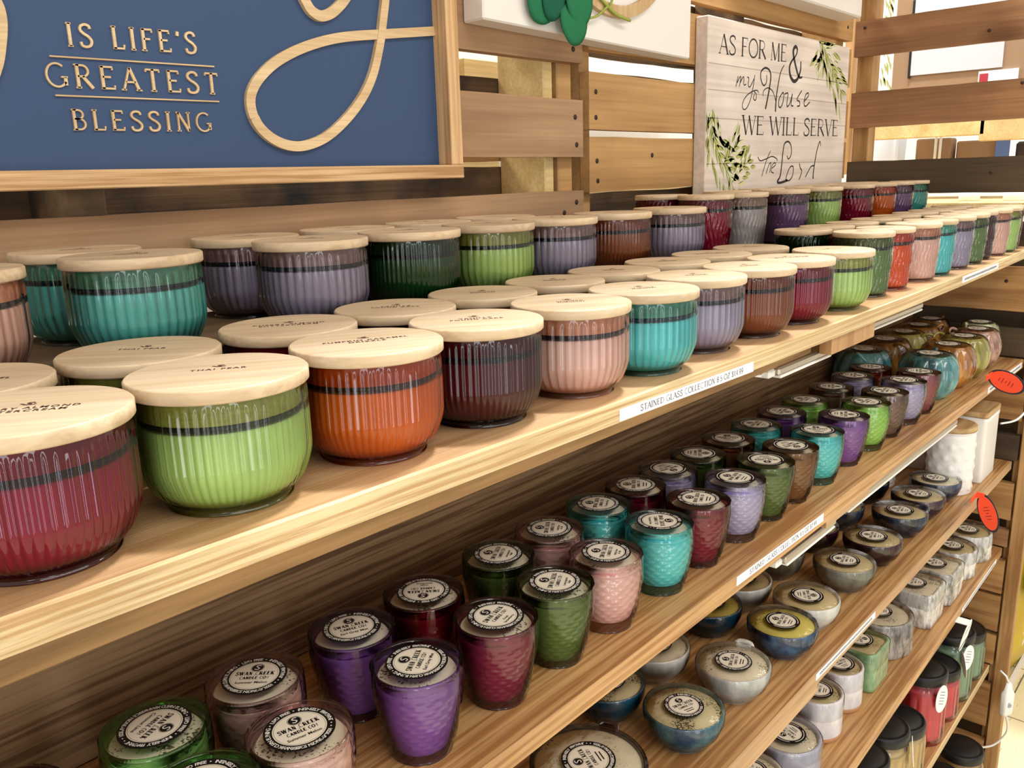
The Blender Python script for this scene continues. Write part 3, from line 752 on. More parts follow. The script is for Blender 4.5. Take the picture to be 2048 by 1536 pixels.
BLUE = {"tail": [[0.668, 0.262], [0.6590, 0.236], [0.6526, 0.213], [0.6483, 0.1916], [0.6427, 0.1681], [0.6372, 0.1464], [0.6246, 0.1134], [0.6069, 0.0874], [0.5814, 0.0634], [0.5528, 0.0453], [0.522, 0.0372], [0.496, 0.0421], [0.4771, 0.0566], [0.4709, 0.0766], [0.4777, 0.0945], [0.4981, 0.1134], [0.5256, 0.1284], [0.5581, 0.1403], [0.5918, 0.1484], [0.6392, 0.1554], [0.69, 0.1624], [0.7195, 0.1665]],
        "cup": [[0.528, 0.225], [0.5365, 0.1924], [0.5432, 0.1789], [0.5495, 0.1699], [0.5586, 0.1656], [0.5672, 0.1666], [0.5786, 0.1723], [0.5931, 0.1849], [0.6059, 0.2016], [0.63, 0.24], [0.668, 0.30]],
        "left": [[0.235, 0.175], [0.2501, 0.1565], [0.258, 0.1425], [0.2595, 0.1301], [0.2565, 0.1137], [0.2503, 0.0944], [0.238, 0.075], [0.21, 0.06]]}
mb = MB()
for k, wd in (('tail', 0.0098), ('cup', 0.0105), ('left', 0.0095)):
    q = crom([tuple(p) for p in BLUE[k]], 8)
    mb.ribbon(q[:100], wd, px, 0.0050)
    if len(q) > 100: mb.ribbon(q[99:], wd, px, 0.0042)
mb.build('raised_script', M_LETTER, sg)

# ------------------------------------------------------------------ verse sign
vs_ = thing('wall_sign', 'whitewashed square verse sign with painted green leaf sprays', 'sign')
Y2 = 0.7495
qx = lambda x, y, d: (x, Y2 - d - 0.0003, y)
mb = MB(); mb.box((1.3325, Y2, -0.105), (1.944, YW - 0.0005, 0.2505), bev=0.002); mb.build('sign_board', M_WHITEBOARD, vs_)
mb = MB()
for z in (0.176, 0.134, 0.0880, 0.012, -0.043):
    mb.ribbon([(1.3345, z), (1.6, z + 0.0006), (1.942, z)], 0.0011, qx)
mb.build('plank_line', plain('board_groove', (168, 152, 138), 0.8), vs_)
mb = MB()
roman(mb, 'AS FOR ME', qx, 1.3690, 0.1935, 0.0315, x_end=1.6330, thick=0.135, thin=0.045, track=0.03, slope=0.018)
roman(mb, 'WE WILL SERVE', qx, 1.4600, 0.0622, 0.0340, x_end=1.9050, thick=0.14, thin=0.045, track=0.02, slope=0.008)
SCRIPT = {"amp":[[1.7061,0.1756],[1.6904,0.1751],[1.6738,0.1936],[1.6607,0.214],[1.6606,0.224],[1.6695,0.2294],[1.6777,0.2239],[1.6715,0.2127],[1.655,0.2022],[1.6459,0.1902],[1.6511,0.1749],[1.6681,0.1658],[1.6853,0.1719],[1.6961,0.1879],[1.6959,0.2045]],"m1":[[1.4321,0.143],[1.4392,0.161]],"m2":[[1.4365,0.1498],[1.446,0.1601],[1.4496,0.1584],[1.4448,0.1437]],"m3":[[1.4473,0.1504],[1.4582,0.1609],[1.4614,0.1578],[1.4616,0.1479],[1.4704,0.149]],"y1":[[1.4739,0.1618],[1.4801,0.1596],[1.4779,0.1488],[1.4857,0.1459],[1.4998,0.1601]],"y2":[[1.5029,0.167],[1.4959,0.1411],[1.4877,0.1218],[1.4736,0.1078],[1.4608,0.1073],[1.46,0.118],[1.4748,0.1306],[1.4985,0.1392],[1.5154,0.1407],[1.5195,0.1361]],"y3":[[1.5016,0.1386],[1.5106,0.1344],[1.5113,0.1266],[1.506,0.1233],[1.5,0.1278],[1.505,0.1348]],"H1":[[1.5498,0.1699],[1.5503,0.1576],[1.5397,0.1508],[1.5278,0.1604],[1.5266,0.1739],[1.5417,0.1816],[1.5579,0.18],[1.5668,0.171],[1.5652,0.1543],[1.5565,0.1261],[1.5502,0.1099]],"H2":[[1.5382,0.1322],[1.5405,0.142],[1.5577,0.1477],[1.5778,0.1425],[1.589,0.1304],[1.5929,0.1249]],"H3":[[1.6215,0.192],[1.6077,0.1778],[1.5998,0.1562],[1.5939,0.132],[1.5928,0.1062]],"o":[[1.6215,0.1432],[1.6074,0.1312],[1.6054,0.1183],[1.6142,0.115],[1.6235,0.1247],[1.6262,0.1384],[1.6209,0.1432]],"u1":[[1.6295,0.14],[1.6442,0.1422],[1.6417,0.1269],[1.6434,0.1176],[1.655,0.1246],[1.6643,0.1424]],"u2":[[1.6643,0.1424],[1.6606,0.1219],[1.6705,0.1201]],"s":[[1.707,0.1504],[1.6863,0.1332],[1.6985,0.1293],[1.7005,0.122],[1.6886,0.12]],"e":[[1.7199,0.1302],[1.7392,0.1415],[1.7373,0.1474],[1.7259,0.1424],[1.7203,0.1272],[1.7286,0.1213],[1.7483,0.1306]],"t1":[[1.579,0.0343],[1.5634,0.017],[1.5457,-0.0123]],"t2":[[1.527,0.0236],[1.5373,0.0164],[1.5631,0.0199],[1.5861,0.0241],[1.6062,0.02],[1.6098,0.0153]],"h":[[1.564,-0.0076],[1.5742,0.0082],[1.5828,0.0125],[1.5814,0.0023],[1.5789,-0.0064]],"e2":[[1.5882,0.0022],[1.603,0.008],[1.6001,0.0124],[1.5893,0.0081],[1.5854,-0.0036],[1.5966,-0.007]],"L":[[1.6525,0.0255],[1.6597,0.0191],[1.6714,0.0269],[1.6696,0.0434],[1.656,0.0523],[1.6388,0.0477],[1.6335,0.0314],[1.6306,0.0092],[1.6259,-0.0131],[1.614,-0.024],[1.63,-0.026],[1.66,-0.022]],"o2":[[1.652,-0.021],[1.6553,-0.0129],[1.6687,0.0028],[1.684,0.0034],[1.6833,-0.0127],[1.668,-0.023],[1.652,-0.021]],"r":[[1.713,0.01],[1.7179,0.0007],[1.7262,-0.0057],[1.715,-0.022]],"d1":[[1.745,-0.018],[1.7548,-0.0092],[1.7709,0.0032],[1.7874,0.0049]],"d2":[[1.8155,0.0443],[1.8088,0.0538],[1.795,0.0315],[1.7843,-0.0081],[1.785,-0.022]]}
for k, p in SCRIPT.items():
    q = crom([tuple(a) for a in p], 5); n = len(q)
    if k == 'amp':
        w = [0.0030 + 0.0042 * abs(sin(pi * i / n * 2.0)) for i in range(n)]
    elif k in ('H1', 'H3', 'L', 'd2'):
        w = [0.0022 + 0.0028 * (i / n) for i in range(n)]
    else:
        w = 0.0027 if k in ('o', 'u1', 'u2', 's', 'e', 'o2', 'r', 'd1') else 0.0020
    mb.ribbon(q, w, qx)
mb.build('painted_verse', M_INK, vs_)


def spray(stem, n, length, parent, seed, spread=0.9):
    """Painted leaves in pairs along a stem, on the face of the verse sign."""
    rnd = random.Random(seed); st = crom(stem, 6)
    a = MB(); c = MB()
    a.ribbon(st, 0.0016, qx)
    for i in range(n):
        t = (i + 0.5) / n * (len(st) - 2); k = int(t)
        p = st[k]; d = math.atan2(st[k + 1][1] - p[1], st[k + 1][0] - p[0])
        for sgn in (-1, 1):
            for sub in range(2):
                an = d + sgn * (spread + rnd.uniform(-0.25, 0.25)) + sub * sgn * 0.25
                ln = length * rnd.uniform(0.7, 1.1); o = (p[0] + cos(an) * ln * 0.55 * sub, p[1] + sin(an) * ln * 0.55 * sub)
                an2 = d + sgn * rnd.uniform(0.25, 0.7)
                pts = [(o[0] + cos(an2) * ln * u * 0.75, o[1] + sin(an2) * ln * u * 0.75) for u in (0, .15, .35, .6, .85, 1)]
                pts = [(min(max(x, 1.3365), 1.941), min(y, 0.2480)) for x, y in pts]
                (a if rnd.random() < 0.6 else c).ribbon(pts, [0.0008, 0.0050, 0.0084, 0.0074, 0.0040, 0.0008], qx)
                (a if rnd.random() < 0.6 else c).ribbon([(x + 0.003 * sgn, y + 0.002) for x, y in pts][:5], [0.0004, 0.0012, 0.0014, 0.001, 0.0004], qx)
    a.build('painted_leaf_spray', M_LEAFPAINT, parent); c.build('painted_leaf_spray', M_LEAFPAINT2, parent)


spray([(1.775, 0.252), (1.815, 0.232), (1.848, 0.205), (1.88, 0.178), (1.925, 0.148)], 11, 0.050, vs_, 3, 0.75)
spray([(1.80, 0.235), (1.79, 0.215), (1.772, 0.195)], 4, 0.038, vs_, 9)
spray([(1.352, 0.103), (1.352, 0.075), (1.362, 0.048), (1.395, 0.012), (1.43, -0.025), (1.45, -0.07)], 12, 0.046, vs_, 5, 0.8)
spray([(1.395, 0.012), (1.43, 0.035), (1.455, 0.055)], 5, 0.036, vs_, 6)
spray([(1.43, -0.02), (1.47, 0.005), (1.498, 0.02)], 4, 0.034, vs_, 8)

# ------------------------------------------------------------------ white sign with felt leaves, and the white canvas above
w1 = thing('wall_sign', 'white board sign with a wooden ring and dark green felt leaves', 'sign')
w1.location = (0.7826, 0, 0.1836); w1.rotation_euler = (0, radians(1.1), 0)
mb = MB(); mb.box((0, 0.740, 0), (0.4755, YW - 0.0005, 0.42), bev=0.002); mb.build('sign_board', M_WHITE, w1)
mb = MB(); n = 72
ringp = [(0.145, 0.7395), (0.145, 0.732), (0.161, 0.732), (0.161, 0.7395)]
base = 0
for k in range(n):
    a0, a1 = 2 * pi * k / n, 2 * pi * (k + 1) / n
    for i in range(3):
        (r0, y0), (r1, y1) = ringp[i], ringp[i + 1]
        f = lambda r, y, a: (0.2585 + r * cos(a), y, 0.195 + r * sin(a))
        mb.quad(f(r0, y0, a0), f(r0, y0, a1), f(r1, y1, a1), f(r1, y1, a0))
mb.build('wreath_ring', M_RING, w1)


def felt_leaf(cx, cz, w, h, rot, y, m):
    mb = MB(); n = 26; k = 5
    vs = [(0, -0.006, 0)]; fs = []
    for j in range(1, k + 1):
        for i in range(n):
            a = 2 * pi * i / n; s = j / k
            r_ = 1.0 + 0.10 * sin(a) * abs(cos(a))
            x_, z_ = w / 2 * cos(a) * s * r_, h / 2 * sin(a) * s
            vs.append((x_, -0.006 * (1 - s * s) - 0.004 * (abs(x_) / (w / 2)), z_))
    for i in range(n): fs.append((0, 1 + i, 1 + (i + 1) % n))
    for j in range(1, k):
        for i in range(n):
            p = 1 + (j - 1) * n; q = 1 + j * n; i2 = (i + 1) % n
            fs.append((p + i, q + i, q + i2, p + i2))
    rm = Matrix.Rotation(rot, 3, 'Y')
    mb.add([rm @ Vector(v) + Vector((cx, y, cz)) for v in vs], fs, 0, True)
    o = mb.build('felt_leaf', m, w1)
    md = o.modifiers.new('thick', 'SOLIDIFY'); md.thickness = 0.0015
    return o


felt_leaf(0.098, 0.034, 0.060, 0.060, radians(20), 0.733, M_FELT)
felt_leaf(0.115, 0.046, 0.050, 0.074, radians(8), 0.728, M_FELT2)
felt_leaf(0.162, 0.040, 0.056, 0.066, radians(-12), 0.724, M_FELT)
felt_leaf(0.155, 0.014, 0.056, 0.060, radians(-20), 0.727, M_FELT)
mb = MB()
mb.tube(crom([(0.18, 0.728, 0.075), (0.22, 0.729, 0.052), (0.255, 0.729, 0.037), (0.29, 0.729, 0.033)], 5), 0.0022, 6)
mb.tube(crom([(0.235, 0.729, 0.044), (0.215, 0.731, 0.03), (0.195, 0.732, 0.024)], 5), 0.0018, 6)
mb.tube(crom([(0.24, 0.729, 0.042), (0.245, 0.727, 0.06), (0.24, 0.727, 0.08)], 5), 0.0018, 6)
mb.build('leaf_stem', M_STEM, w1)
mb = MB(); mb.box((1.45, 0.722, 0.3045), (1.925, YW - 0.0005, 0.49), bev=0.003)
tag(mb.build('wall_canvas', M_WHITE), 'thick white canvas hung high above the whitewashed verse sign', 'canvas')

# ------------------------------------------------------------------ candle colours
CLR = {
    'lime green': (172, 204, 116), 'orange': (198, 92, 26), 'maroon': (76, 22, 24), 'pink': (222, 178, 162), 'turquoise': (86, 192, 192),
    'lavender': (156, 146, 168), 'brown': (132, 70, 40), 'burgundy': (134, 14, 46), 'dark green': (22, 66, 28), 'olive green': (98, 124, 66),
    'fiery orange': (212, 82, 26), 'purple': (112, 82, 122), 'grey': (166, 158, 158), 'teal': (66, 156, 146), 'sea green': (96, 186, 178),
}
VCL = {
    'green': (150, 206, 116), 'melon pink': (232, 190, 176), 'purple': (140, 92, 160), 'red': (124, 16, 30), 'wine red': (132, 40, 66), 'olive green': (92, 114, 54),
    'pink': (236, 184, 172), 'turquoise': (100, 206, 212), 'burgundy': (130, 30, 54), 'lavender': (184, 174, 200), 'amber brown': (134, 90, 48),
    'lime green': (162, 210, 100), 'smoky brown': (128, 100, 84), 'rust': (150, 62, 26), 'dusty red': (158, 88, 88), 'maroon': (90, 30, 32),
}
M_WAX = waxmat('cream_wax', WAX)
M_WAXS = waxmat('herb_flecked_wax', (0.82, 0.75, 0.56), 1.0)
M_WAXY = waxmat('yellow_wax', (0.72, 0.62, 0.16), 0.5)
M_WAXT = waxmat('tan_wax', (0.66, 0.54, 0.30), 0.35)
M_WAXB = waxmat('speckled_wax', (0.70, 0.62, 0.38), 1.6)
M_FILM = glass('shrink_film', tuple(int(255 * (0.97 * w) ** (1 / 2.2)) for w in WAX), rough=0.05, ior=1.35, bump=(70.0, 0.7, (1, 1, 0.25)))
M_FILMT = glass('shrink_film_flat', tuple(int(255 * (0.97 * w) ** (1 / 2.2)) for w in WAX), rough=0.08, ior=1.25, bump=(40.0, 0.1))

# ------------------------------------------------------------------ shared meshes: wooden-lidded jars


def rib_mod(n, amp, z0, z1, wave=0.0):
    def f(r, z, a, i):
        k = max(0.0, min(1.0, (z - z0) / 0.006)) * max(0.0, min(1.0, (z1 - z) / 0.003))
        ph = wave * sin(z * 210.0)
        return r + amp * k * (abs(cos(n * a / 2 + ph)) * 2 - 1)
    return f


def fine(prof, step):
    out = [prof[0]]
    for (r0, z0), (r1, z1) in zip(prof, prof[1:]):
        k = max(1, int(math.hypot(r1 - r0, z1 - z0) / step))
        for j in range(1, k + 1):
            out.append((r0 + (r1 - r0) * j / k, z0 + (z1 - z0) * j / k))
    return out


def curve_prof(pts, k=5):
    return crom(pts, k)


def jar_meshes(R, H, rb, nrib, amp, wave, wax_top, step, tag_):
    body = curve_prof([(rb * 0.2, 0.0), (rb * 0.97, 0.0), (rb, 0.002), (rb * 1.03, 0.0045), (rb + (R - rb) * 0.55, 0.0105), (R * 0.985, 0.023), (R, 0.034), (R, H - 0.008), (R * 0.995, H)], 4)
    if wave:
        body = curve_prof([(rb * 0.2, 0.0), (rb * 0.97, 0.0), (rb, 0.002), (rb * 1.02, 0.006), (rb + (R - rb) * 0.3, 0.018), (R * 0.985, H * 0.6), (R, H - 0.008), (R * 0.995, H)], 4)
        body = fine(body, 0.0035)
    g = MB(); seg = 300 if nrib > 40 else 240
    g.lathe(body, seg, mod=rib_mod(nrib, amp, 0.004, H - 0.002, wave))
    g.lathe([(R * 0.995, H), (R - 0.0030, H)], seg // 3)
    mg = g.mesh('glass_jar')
    w = MB(); pr = [(rb * 0.2, 0.004)] + [(max(r - 0.0026, 0.004), max(z, 0.004)) for r, z in body if 0.004 < z < wax_top - 0.001] + [(R - 0.0028, wax_top - 0.0006), (R - 0.0034, wax_top)]
    w.lathe(pr, 64, cap0=True, cap1=True)
    return mg, w.mesh('wax')


LID_R, LID_T = 0.049, 0.0078
GH = 0.073 - LID_T
JM = {}
JM['fine'] = jar_meshes(0.0468, GH, 0.034, 64, 0.0007, 0, 0.0485, 0.004, 'f')
JM['wide'] = jar_meshes(0.0468, GH, 0.034, 40, 0.0007, 0, 0.0485, 0.004, 'w')
TH_H = 0.0865 - 0.007
JM['tall'] = jar_meshes(0.0378, TH_H, 0.0335, 36, 0.0010, 1.2, 0.0625, 0.004, 't')


def lid_meshes(r, t, gh):
    a = MB(); e = 0.001
    a.lathe([(r - e, 0), (r, e), (r, t - e), (r - e, t)], 72, cap0=True, cap1=True, c=(0, 0, gh))
    q = r - 0.0055
    b_ = MB(); b_.lathe([(q, 0), (q, -0.0125)], 48, c=(0, 0, gh)); b_.lathe([(q, -0.0125), (0.002, -0.0125)], 48, c=(0, 0, gh))
    c_ = MB(); c_.lathe([(q - 0.001, -0.0126), (q + 0.0006, -0.0128), (q + 0.0006, -0.0150), (q - 0.001, -0.0154)], 48, c=(0, 0, gh))
    return a.mesh('lid'), b_.mesh('lid_plug'), c_.mesh('seal_ring')


LM = lid_meshes(LID_R, LID_T, GH)
LMT = lid_meshes(0.040, 0.007, TH_H)


def curl(mb, cx, cy, s, f3, mi=0):
    """The little swan curl stamped above the scent name."""
    p = [(0.5, 0.25), (0.3, 0.5), (-0.1, 0.45), (-0.15, 0.15), (0.2, -0.05), (0.15, -0.4), (-0.25, -0.45), (-0.6, -0.1), (-0.9, 0.1)]
    mb.ribbon([(cx + x * s, cy + y * s) for x, y in crom(p, 4)], 0.22 * s, f3, 0, mi)
    p = [(0.75, -0.1), (0.5, -0.4), (0.15, -0.4)]
    mb.ribbon([(cx + x * s, cy + y * s) for x, y in crom(p, 4)], 0.18 * s, f3, 0, mi)


TXT = {}


def burnt(lines, z):
    key = (tuple(lines) if lines else None, round(z, 4))
    if key in TXT:
        return TXT[key]
    mb = MB(); f3 = lambda x, y, d: (x, y, z + 0.0002)
    curl(mb, 0, 0.0115, 0.0045, f3)
    if lines:
        for i, t in enumerate(lines):
            vs, fs = font_geo(t, 0.0052, 1.25)
            mb.add([(x, y + 0.0015 - 0.0055 * i, z + 0.0002) for x, y, _ in vs], fs)
    else:
        rnd = random.Random(4)
        for i in range(2):
            x = -0.011
            while x < 0.011:
                h = rnd.uniform(0.0012, 0.0030)
                mb.ribbon([(x, 0.0012 - 0.005 * i), (x + rnd.uniform(0, 0.0008), 0.0012 - 0.005 * i + h)], 0.0009, f3)
                x += rnd.uniform(0.0013, 0.0022)
    TXT[key] = mb.mesh('burnt_lettering')
    return TXT[key]


SCENT = {'lime green': ['THAI PEAR'], 'orange': ['PUMPKIN CARAMEL', 'DRIZZLE'], 'maroon': ['VANILLA', 'POUND CAKE'], 'burgundy': ['CHERRY ALMOND', 'BUTTERCREAM']}
PROTO = {}


def lidded(kind, color, x, y, z, rz, label, group):
    key = (kind, color)
    shape = kind
    if key in PROTO:
        return dup(PROTO[key], (x, y, z), rz, label)
    r = thing('lidded_jar_candle', label, 'candle', (x, y, z), rz, group)
    put('glass_jar', JM[shape][0], glass('tinted_glass_' + color.replace(' ', '_'), CLR[color], 0.05), r)
    put('wax', JM[shape][1], M_WAX, r)
    lm = LMT if kind == 'tall' else LM
    put('lid', lm[0], M_LID, r); put('lid_plug', lm[1], M_PLUG, r); put('seal_ring', lm[2], M_SEAL, r)
    top = (TH_H + 0.007) if kind == 'tall' else (GH + LID_T)
    put('burnt_lettering', burnt(SCENT.get(color) if kind != 'tall' else None, top), M_BURN, r)
    PROTO[key] = r
    return r


STEP = -0.119
ROWS = [
    ('top shelf front row', S1, [
        ('fine', 'burgundy', .128, .428), ('fine', 'lime green', .2285, .428), ('fine', 'orange', .332, .427), ('fine', 'maroon', .432, .4265), ('wide', 'pink', .5355, .4205),
        ('wide', 'turquoise', .634, .4155), ('wide', 'lavender', .7415, .4245), ('fine', 'brown', .841, .418), ('fine', 'burgundy', .941, .4165), ('wide', 'lime green', .058 + 1, .4135),
        ('tall', 'olive green', 1.188, .424), ('tall', 'fiery orange', 1.273, .424), ('tall', 'pink', 1.385, .420), ('tall', 'turquoise', 1.468, .420), ('tall', 'lavender', 1.573, .420),
        ('tall', 'olive green', 1.662, .420), ('tall', 'maroon', 1.744, .426), ('tall', 'pink', 1.826, .420), ('tall', 'lime green', 1.907, .420), ('tall', 'brown', 1.988, .432)]),
    ('top shelf second row', S1, [
        ('fine', 'orange', .128, .527), ('wide', 'lime green', .2305, .527), ('fine', 'burgundy', .340, .5265), ('fine', 'maroon', .440, .5255), ('wide', 'pink', .5405, .524),
        ('wide', 'turquoise', .6415, .523), ('wide', 'lavender', .7415, .5235), ('fine', 'brown', .847, .523), ('fine', 'burgundy', .948, .522), ('wide', 'lime green', 1.0505, .521),
        ('tall', 'dark green', 1.203, .516), ('tall', 'burgundy', 1.284, .514), ('tall', 'pink', 1.380, .512), ('tall', 'turquoise', 1.488, .512), ('tall', 'lavender', 1.588, .512),
        ('tall', 'olive green', 1.690, .512), ('tall', 'maroon', 1.782, .512), ('tall', 'pink', 1.872, .512), ('tall', 'lime green', 1.963, .522)]),
    ('riser step front row', STEP, [
        ('wide', 'pink', .152, .622), ('wide', 'sea green', .2755, .622), ('wide', 'lavender', .431, .622), ('fine', 'dark green', .544, .622), ('wide', 'lime green', .654, .622),
        ('wide', 'lavender', .765, .622), ('fine', 'brown', .881, .624), ('wide', 'lavender', 1.012, .622), ('tall', 'burgundy', 1.112, .624), ('tall', 'grey', 1.197, .612),
        ('tall', 'purple', 1.347, .612), ('tall', 'lime green', 1.485, .612), ('tall', 'burgundy', 1.639, .612), ('tall', 'orange', 1.762, .612), ('tall', 'purple', 1.868, .612), ('tall', 'teal', 1.965, .612)]),
    ('riser step back row', STEP, [
        ('wide', 'sea green', .2755, .722), ('wide', 'lavender', .4285, .722), ('wide', 'pink', .547, .722), ('fine', 'dark green', .660, .722), ('fine', 'brown', .772, .722),
        ('tall', 'burgundy', 1.125, .706), ('tall', 'purple', 1.322, .702), ('tall', 'olive green', 1.450, .702), ('tall', 'lavender', 1.570, .702), ('tall', 'pink', 1.688, .702), ('tall', 'brown', 1.818, .702), ('tall', 'grey', 1.915, .702)]),
]


def between(items, i, name=lambda t: t[1]):
    l = name(items[i - 1]) if i > 0 else None; r = name(items[i + 1]) if i + 1 < len(items) else None
    if l and r: return 'between %s and %s ones' % (l, r) if l != r else 'between two %s ones' % l
    if r: return 'leftmost, beside the %s one' % r
    return 'rightmost, beside the %s one' % l


rnd = random.Random(11)
for row, z, items in ROWS:
    for i, (kind, color, x, y) in enumerate(items):
        lab = '%s %s candle, %s, %s' % (color, 'tall jar' if kind == 'tall' else 'round jar', row, between(items, i))
        rz = radians(-36 + rnd.uniform(-10, 10))
        lidded(kind, color, x, y, z, rz, lab, 'wooden-lidded jar candles on the topmost shelf')

# ------------------------------------------------------------------ round stickers


def ring_text(mb, text, r, size, z, mi, start, sweep):
    """Letters set round a circle."""
    n = len(text)
    for i, ch in enumerate(text):
        if ch == ' ': continue
        a = start - sweep * (i + 0.5) / n
        vs, fs = GEO(ch, size)
        ca, sa = cos(a - pi / 2), sin(a - pi / 2)
        mb.add([(r * cos(a) + x * ca - y * sa, r * sin(a) + x * sa + y * ca, z) for x, y, _ in vs], fs, mi)


_geo = {}


def GEO(ch, size):
    if (ch, size) not in _geo:
        _geo[ch, size] = font_geo(ch, size)
    return _geo[ch, size]


def sticker_mesh(scent, detail=2):
    """Black-rimmed cream sticker: ring lettering, emblem, maker's lines and the scent. Slots: black, cream, white."""
    mb = MB(); R = 0.0228; ri = 0.0172
    mb.lathe([(R, -0.0004), (R, 0)], 64, 0, c=(0, 0, 0)); mb.lathe([(R, 0), (0.0005, 0)], 64, 0, sm=False)
    mb.lathe([(ri, 0.0001), (0.0005, 0.0001)], 56, 1, sm=False)
    mb.lathe([(ri - 0.0008, 0.00015), (ri - 0.0010, 0.00015)], 56, 0, sm=False)
    mb.lathe([(0.0041, 0.00022), (0.0002, 0.00022)], 28, 0, sm=False, c=(0, 0.0093, 0))
    mb.lathe([(0.0047, 0.00022), (0.0044, 0.00022)], 28, 0, sm=False, c=(0, 0.0093, 0))
    f3 = lambda x, y, d: (x, y, 0.0003)
    p = [(0.55, 0.6), (0.1, 0.75), (-0.3, 0.4), (0.1, 0.05), (0.35, -0.3), (0, -0.65), (-0.5, -0.45)]
    mb.ribbon([(x * 0.0038, 0.0093 + y * 0.0038) for x, y in crom(p, 4)], 0.0008, f3, 0, 2)
    f4 = lambda x, y, d: (x, y, 0.00025)
    roman(mb, 'SWAN CREEK', f4, -0.0135, 0.0002, 0.0040, x_end=0.0135, thick=0.24, thin=0.10, track=0.20, mi=0)
    roman(mb, 'CANDLE CO', f4, -0.0095, -0.0048, 0.0030, x_end=0.0090, thick=0.26, thin=0.16, track=0.22, mi=0)
    vs, fs = font_geo('!', 0.0042); mb.add([(x + 0.0104, y - 0.0048, 0.00025) for x, y, _ in vs], fs, 0)
    if scent:
        for i, t in enumerate(scent):
            vs, fs = font_geo(t, 0.0037 if len(scent) == 1 else 0.0031); mb.add([(x, y - 0.0102 - 0.0031 * i, 0.00025) for x, y, _ in vs], fs, 0)
    else:
        for i in range(2):
            mb.ribbon([(-0.0065 + 0.001 * i, -0.0088 - 0.0032 * i), (0.006 - 0.001 * i, -0.0088 - 0.0032 * i)], 0.0011, f4, 0, 0)
    if detail > 1:
        ring_text(mb, 'CLEAN BURNING \u2022 LEAD FREE \u2022 INTENSELY FRAGRANT \u2022 ', 0.0186, 0.0039, 0.0002, 2, radians(208), radians(236))
        ring_text(mb, '\u2022 100% AMERICAN SOYBEAN WAX ', 0.0186, 0.0039, 0.0002, 2, radians(-28), radians(124))
    else:
        for a0, a1 in ((40, 140), (160, 250), (270, 380)):
            mb.ribbon([(0.0200 * cos(radians(a0 + (a1 - a0) * i / 14)), 0.0200 * sin(radians(a0 + (a1 - a0) * i / 14))) for i in range(15)], 0.0008, f3, 0, 2)
    return mb.mesh('sticker')


STK = {}


def sticker(parent, scent, z, rz, detail=2, s=1.0, xy=(0, 0)):
    key = (tuple(scent) if scent else None, detail)
    if key not in STK:
        STK[key] = sticker_mesh(scent, detail)
    o = put('sticker', STK[key], [M_BLACKP, M_CREAMP, M_WHITEP], parent)
    o.location = (xy[0], xy[1], z); o.rotation_euler = (0, 0, rz); o.scale = (s, s, 1)
    return o


# ------------------------------------------------------------------ votive candles
VH = 0.0695; VR = 0.0333


def votive_meshes(woven):
    if woven:
        pts = [(0.004, 0.0), (0.0232, 0.0), (0.0242, 0.0015), (0.0240, 0.0045), (0.0258, 0.010), (0.0300, 0.022), (0.0328, 0.036), (0.0336, 0.048), (0.0332, 0.0555), (0.0324, 0.0580), (0.0331, 0.0603), (0.0324, 0.0630), (VR, 0.0660), (VR, VH - 0.001), (VR - 0.001, VH)]
    else:
        pts = [(0.004, 0.0), (0.0215, 0.0), (0.0225, 0.0015), (0.0228, 0.0045), (0.0248, 0.012), (0.0290, 0.028), (0.0322, 0.046), (0.0331, 0.056), (VR, 0.0640), (VR, VH - 0.001), (VR - 0.001, VH)]
    body = curve_prof(pts, 4)
    body2 = fine(body, 0.0009)

    def weave(r, z, a, i):
        if z < 0.007 or z > 0.0565: return r
        row = int(z / 0.0041); u = (z / 0.0041) % 1.0
        k = 0.0011 if woven else 0.0005
        return r - k + k * (sin(pi * u) ** 0.7) * (0.55 + 0.45 * sin(16 * a + (pi if row % 2 else 0)))
    g = MB(); g.lathe(body2, 168, mod=weave); g.lathe([(VR - 0.001, VH), (VR - 0.0026, VH - 0.0006), (VR - 0.0034, VH - 0.010)], 60)
    wt = VH - 0.0075
    w = MB(); zb = 0.0075 if woven else 0.0035
    w.lathe([(0.015, zb)] + [(r - 0.0028, max(z, zb)) for r, z in body if zb + 0.001 < z < wt - 0.002] + [(VR - 0.0045, wt - 0.001), (VR - 0.0050, wt)], 60, cap0=True); w.lathe([(VR - 0.0050, wt), (0.0004, wt + 0.0001)], 60, mi=1)
    f = MB()
    rr = random.Random(3); jit = [rr.uniform(-1, 1) for _ in range(400)]
    fm = lambda r, z, a, i: r + 0.00035 * jit[(i * 37 + int(a * 9.5)) % 400]
    b0 = 0.0250 if woven else 0.0236
    f.lathe([(b0, 0.0006), (b0 + 0.0045, 0.016), (0.0318 if woven else 0.0306, 0.032), (0.0345 if woven else 0.0333, 0.046), (0.0346, 0.058), (0.0340, VH + 0.0002)], 64, mod=fm)
    f.lathe([(0.0340, VH + 0.0002), (0.0325, VH + 0.0006), (0.0220, VH + 0.0003), (0.0004, VH + 0.0003)], 64, mi=1)
    return g.mesh('glass_cup'), w.mesh('wax'), f.mesh('shrink_wrap')


VMESH = {True: votive_meshes(True), False: votive_meshes(False)}
WOVEN = ('green', 'melon pink', 'pink', 'turquoise', 'lavender', 'lime green')
VSC = {'green': ['Coconut Lime'], 'melon pink': ['Summer Melon'], 'purple': ['Earl Grey Mist'], 'red': ['Fresh', 'Strawberry'], 'wine red': ['Fresh', 'Strawberry'], 'olive green': ['Lemongrass', 'Sage'], 'pink': ['Wild Pear', '& Lily'], 'turquoise': ['Tropical Sea']}
VP = {}


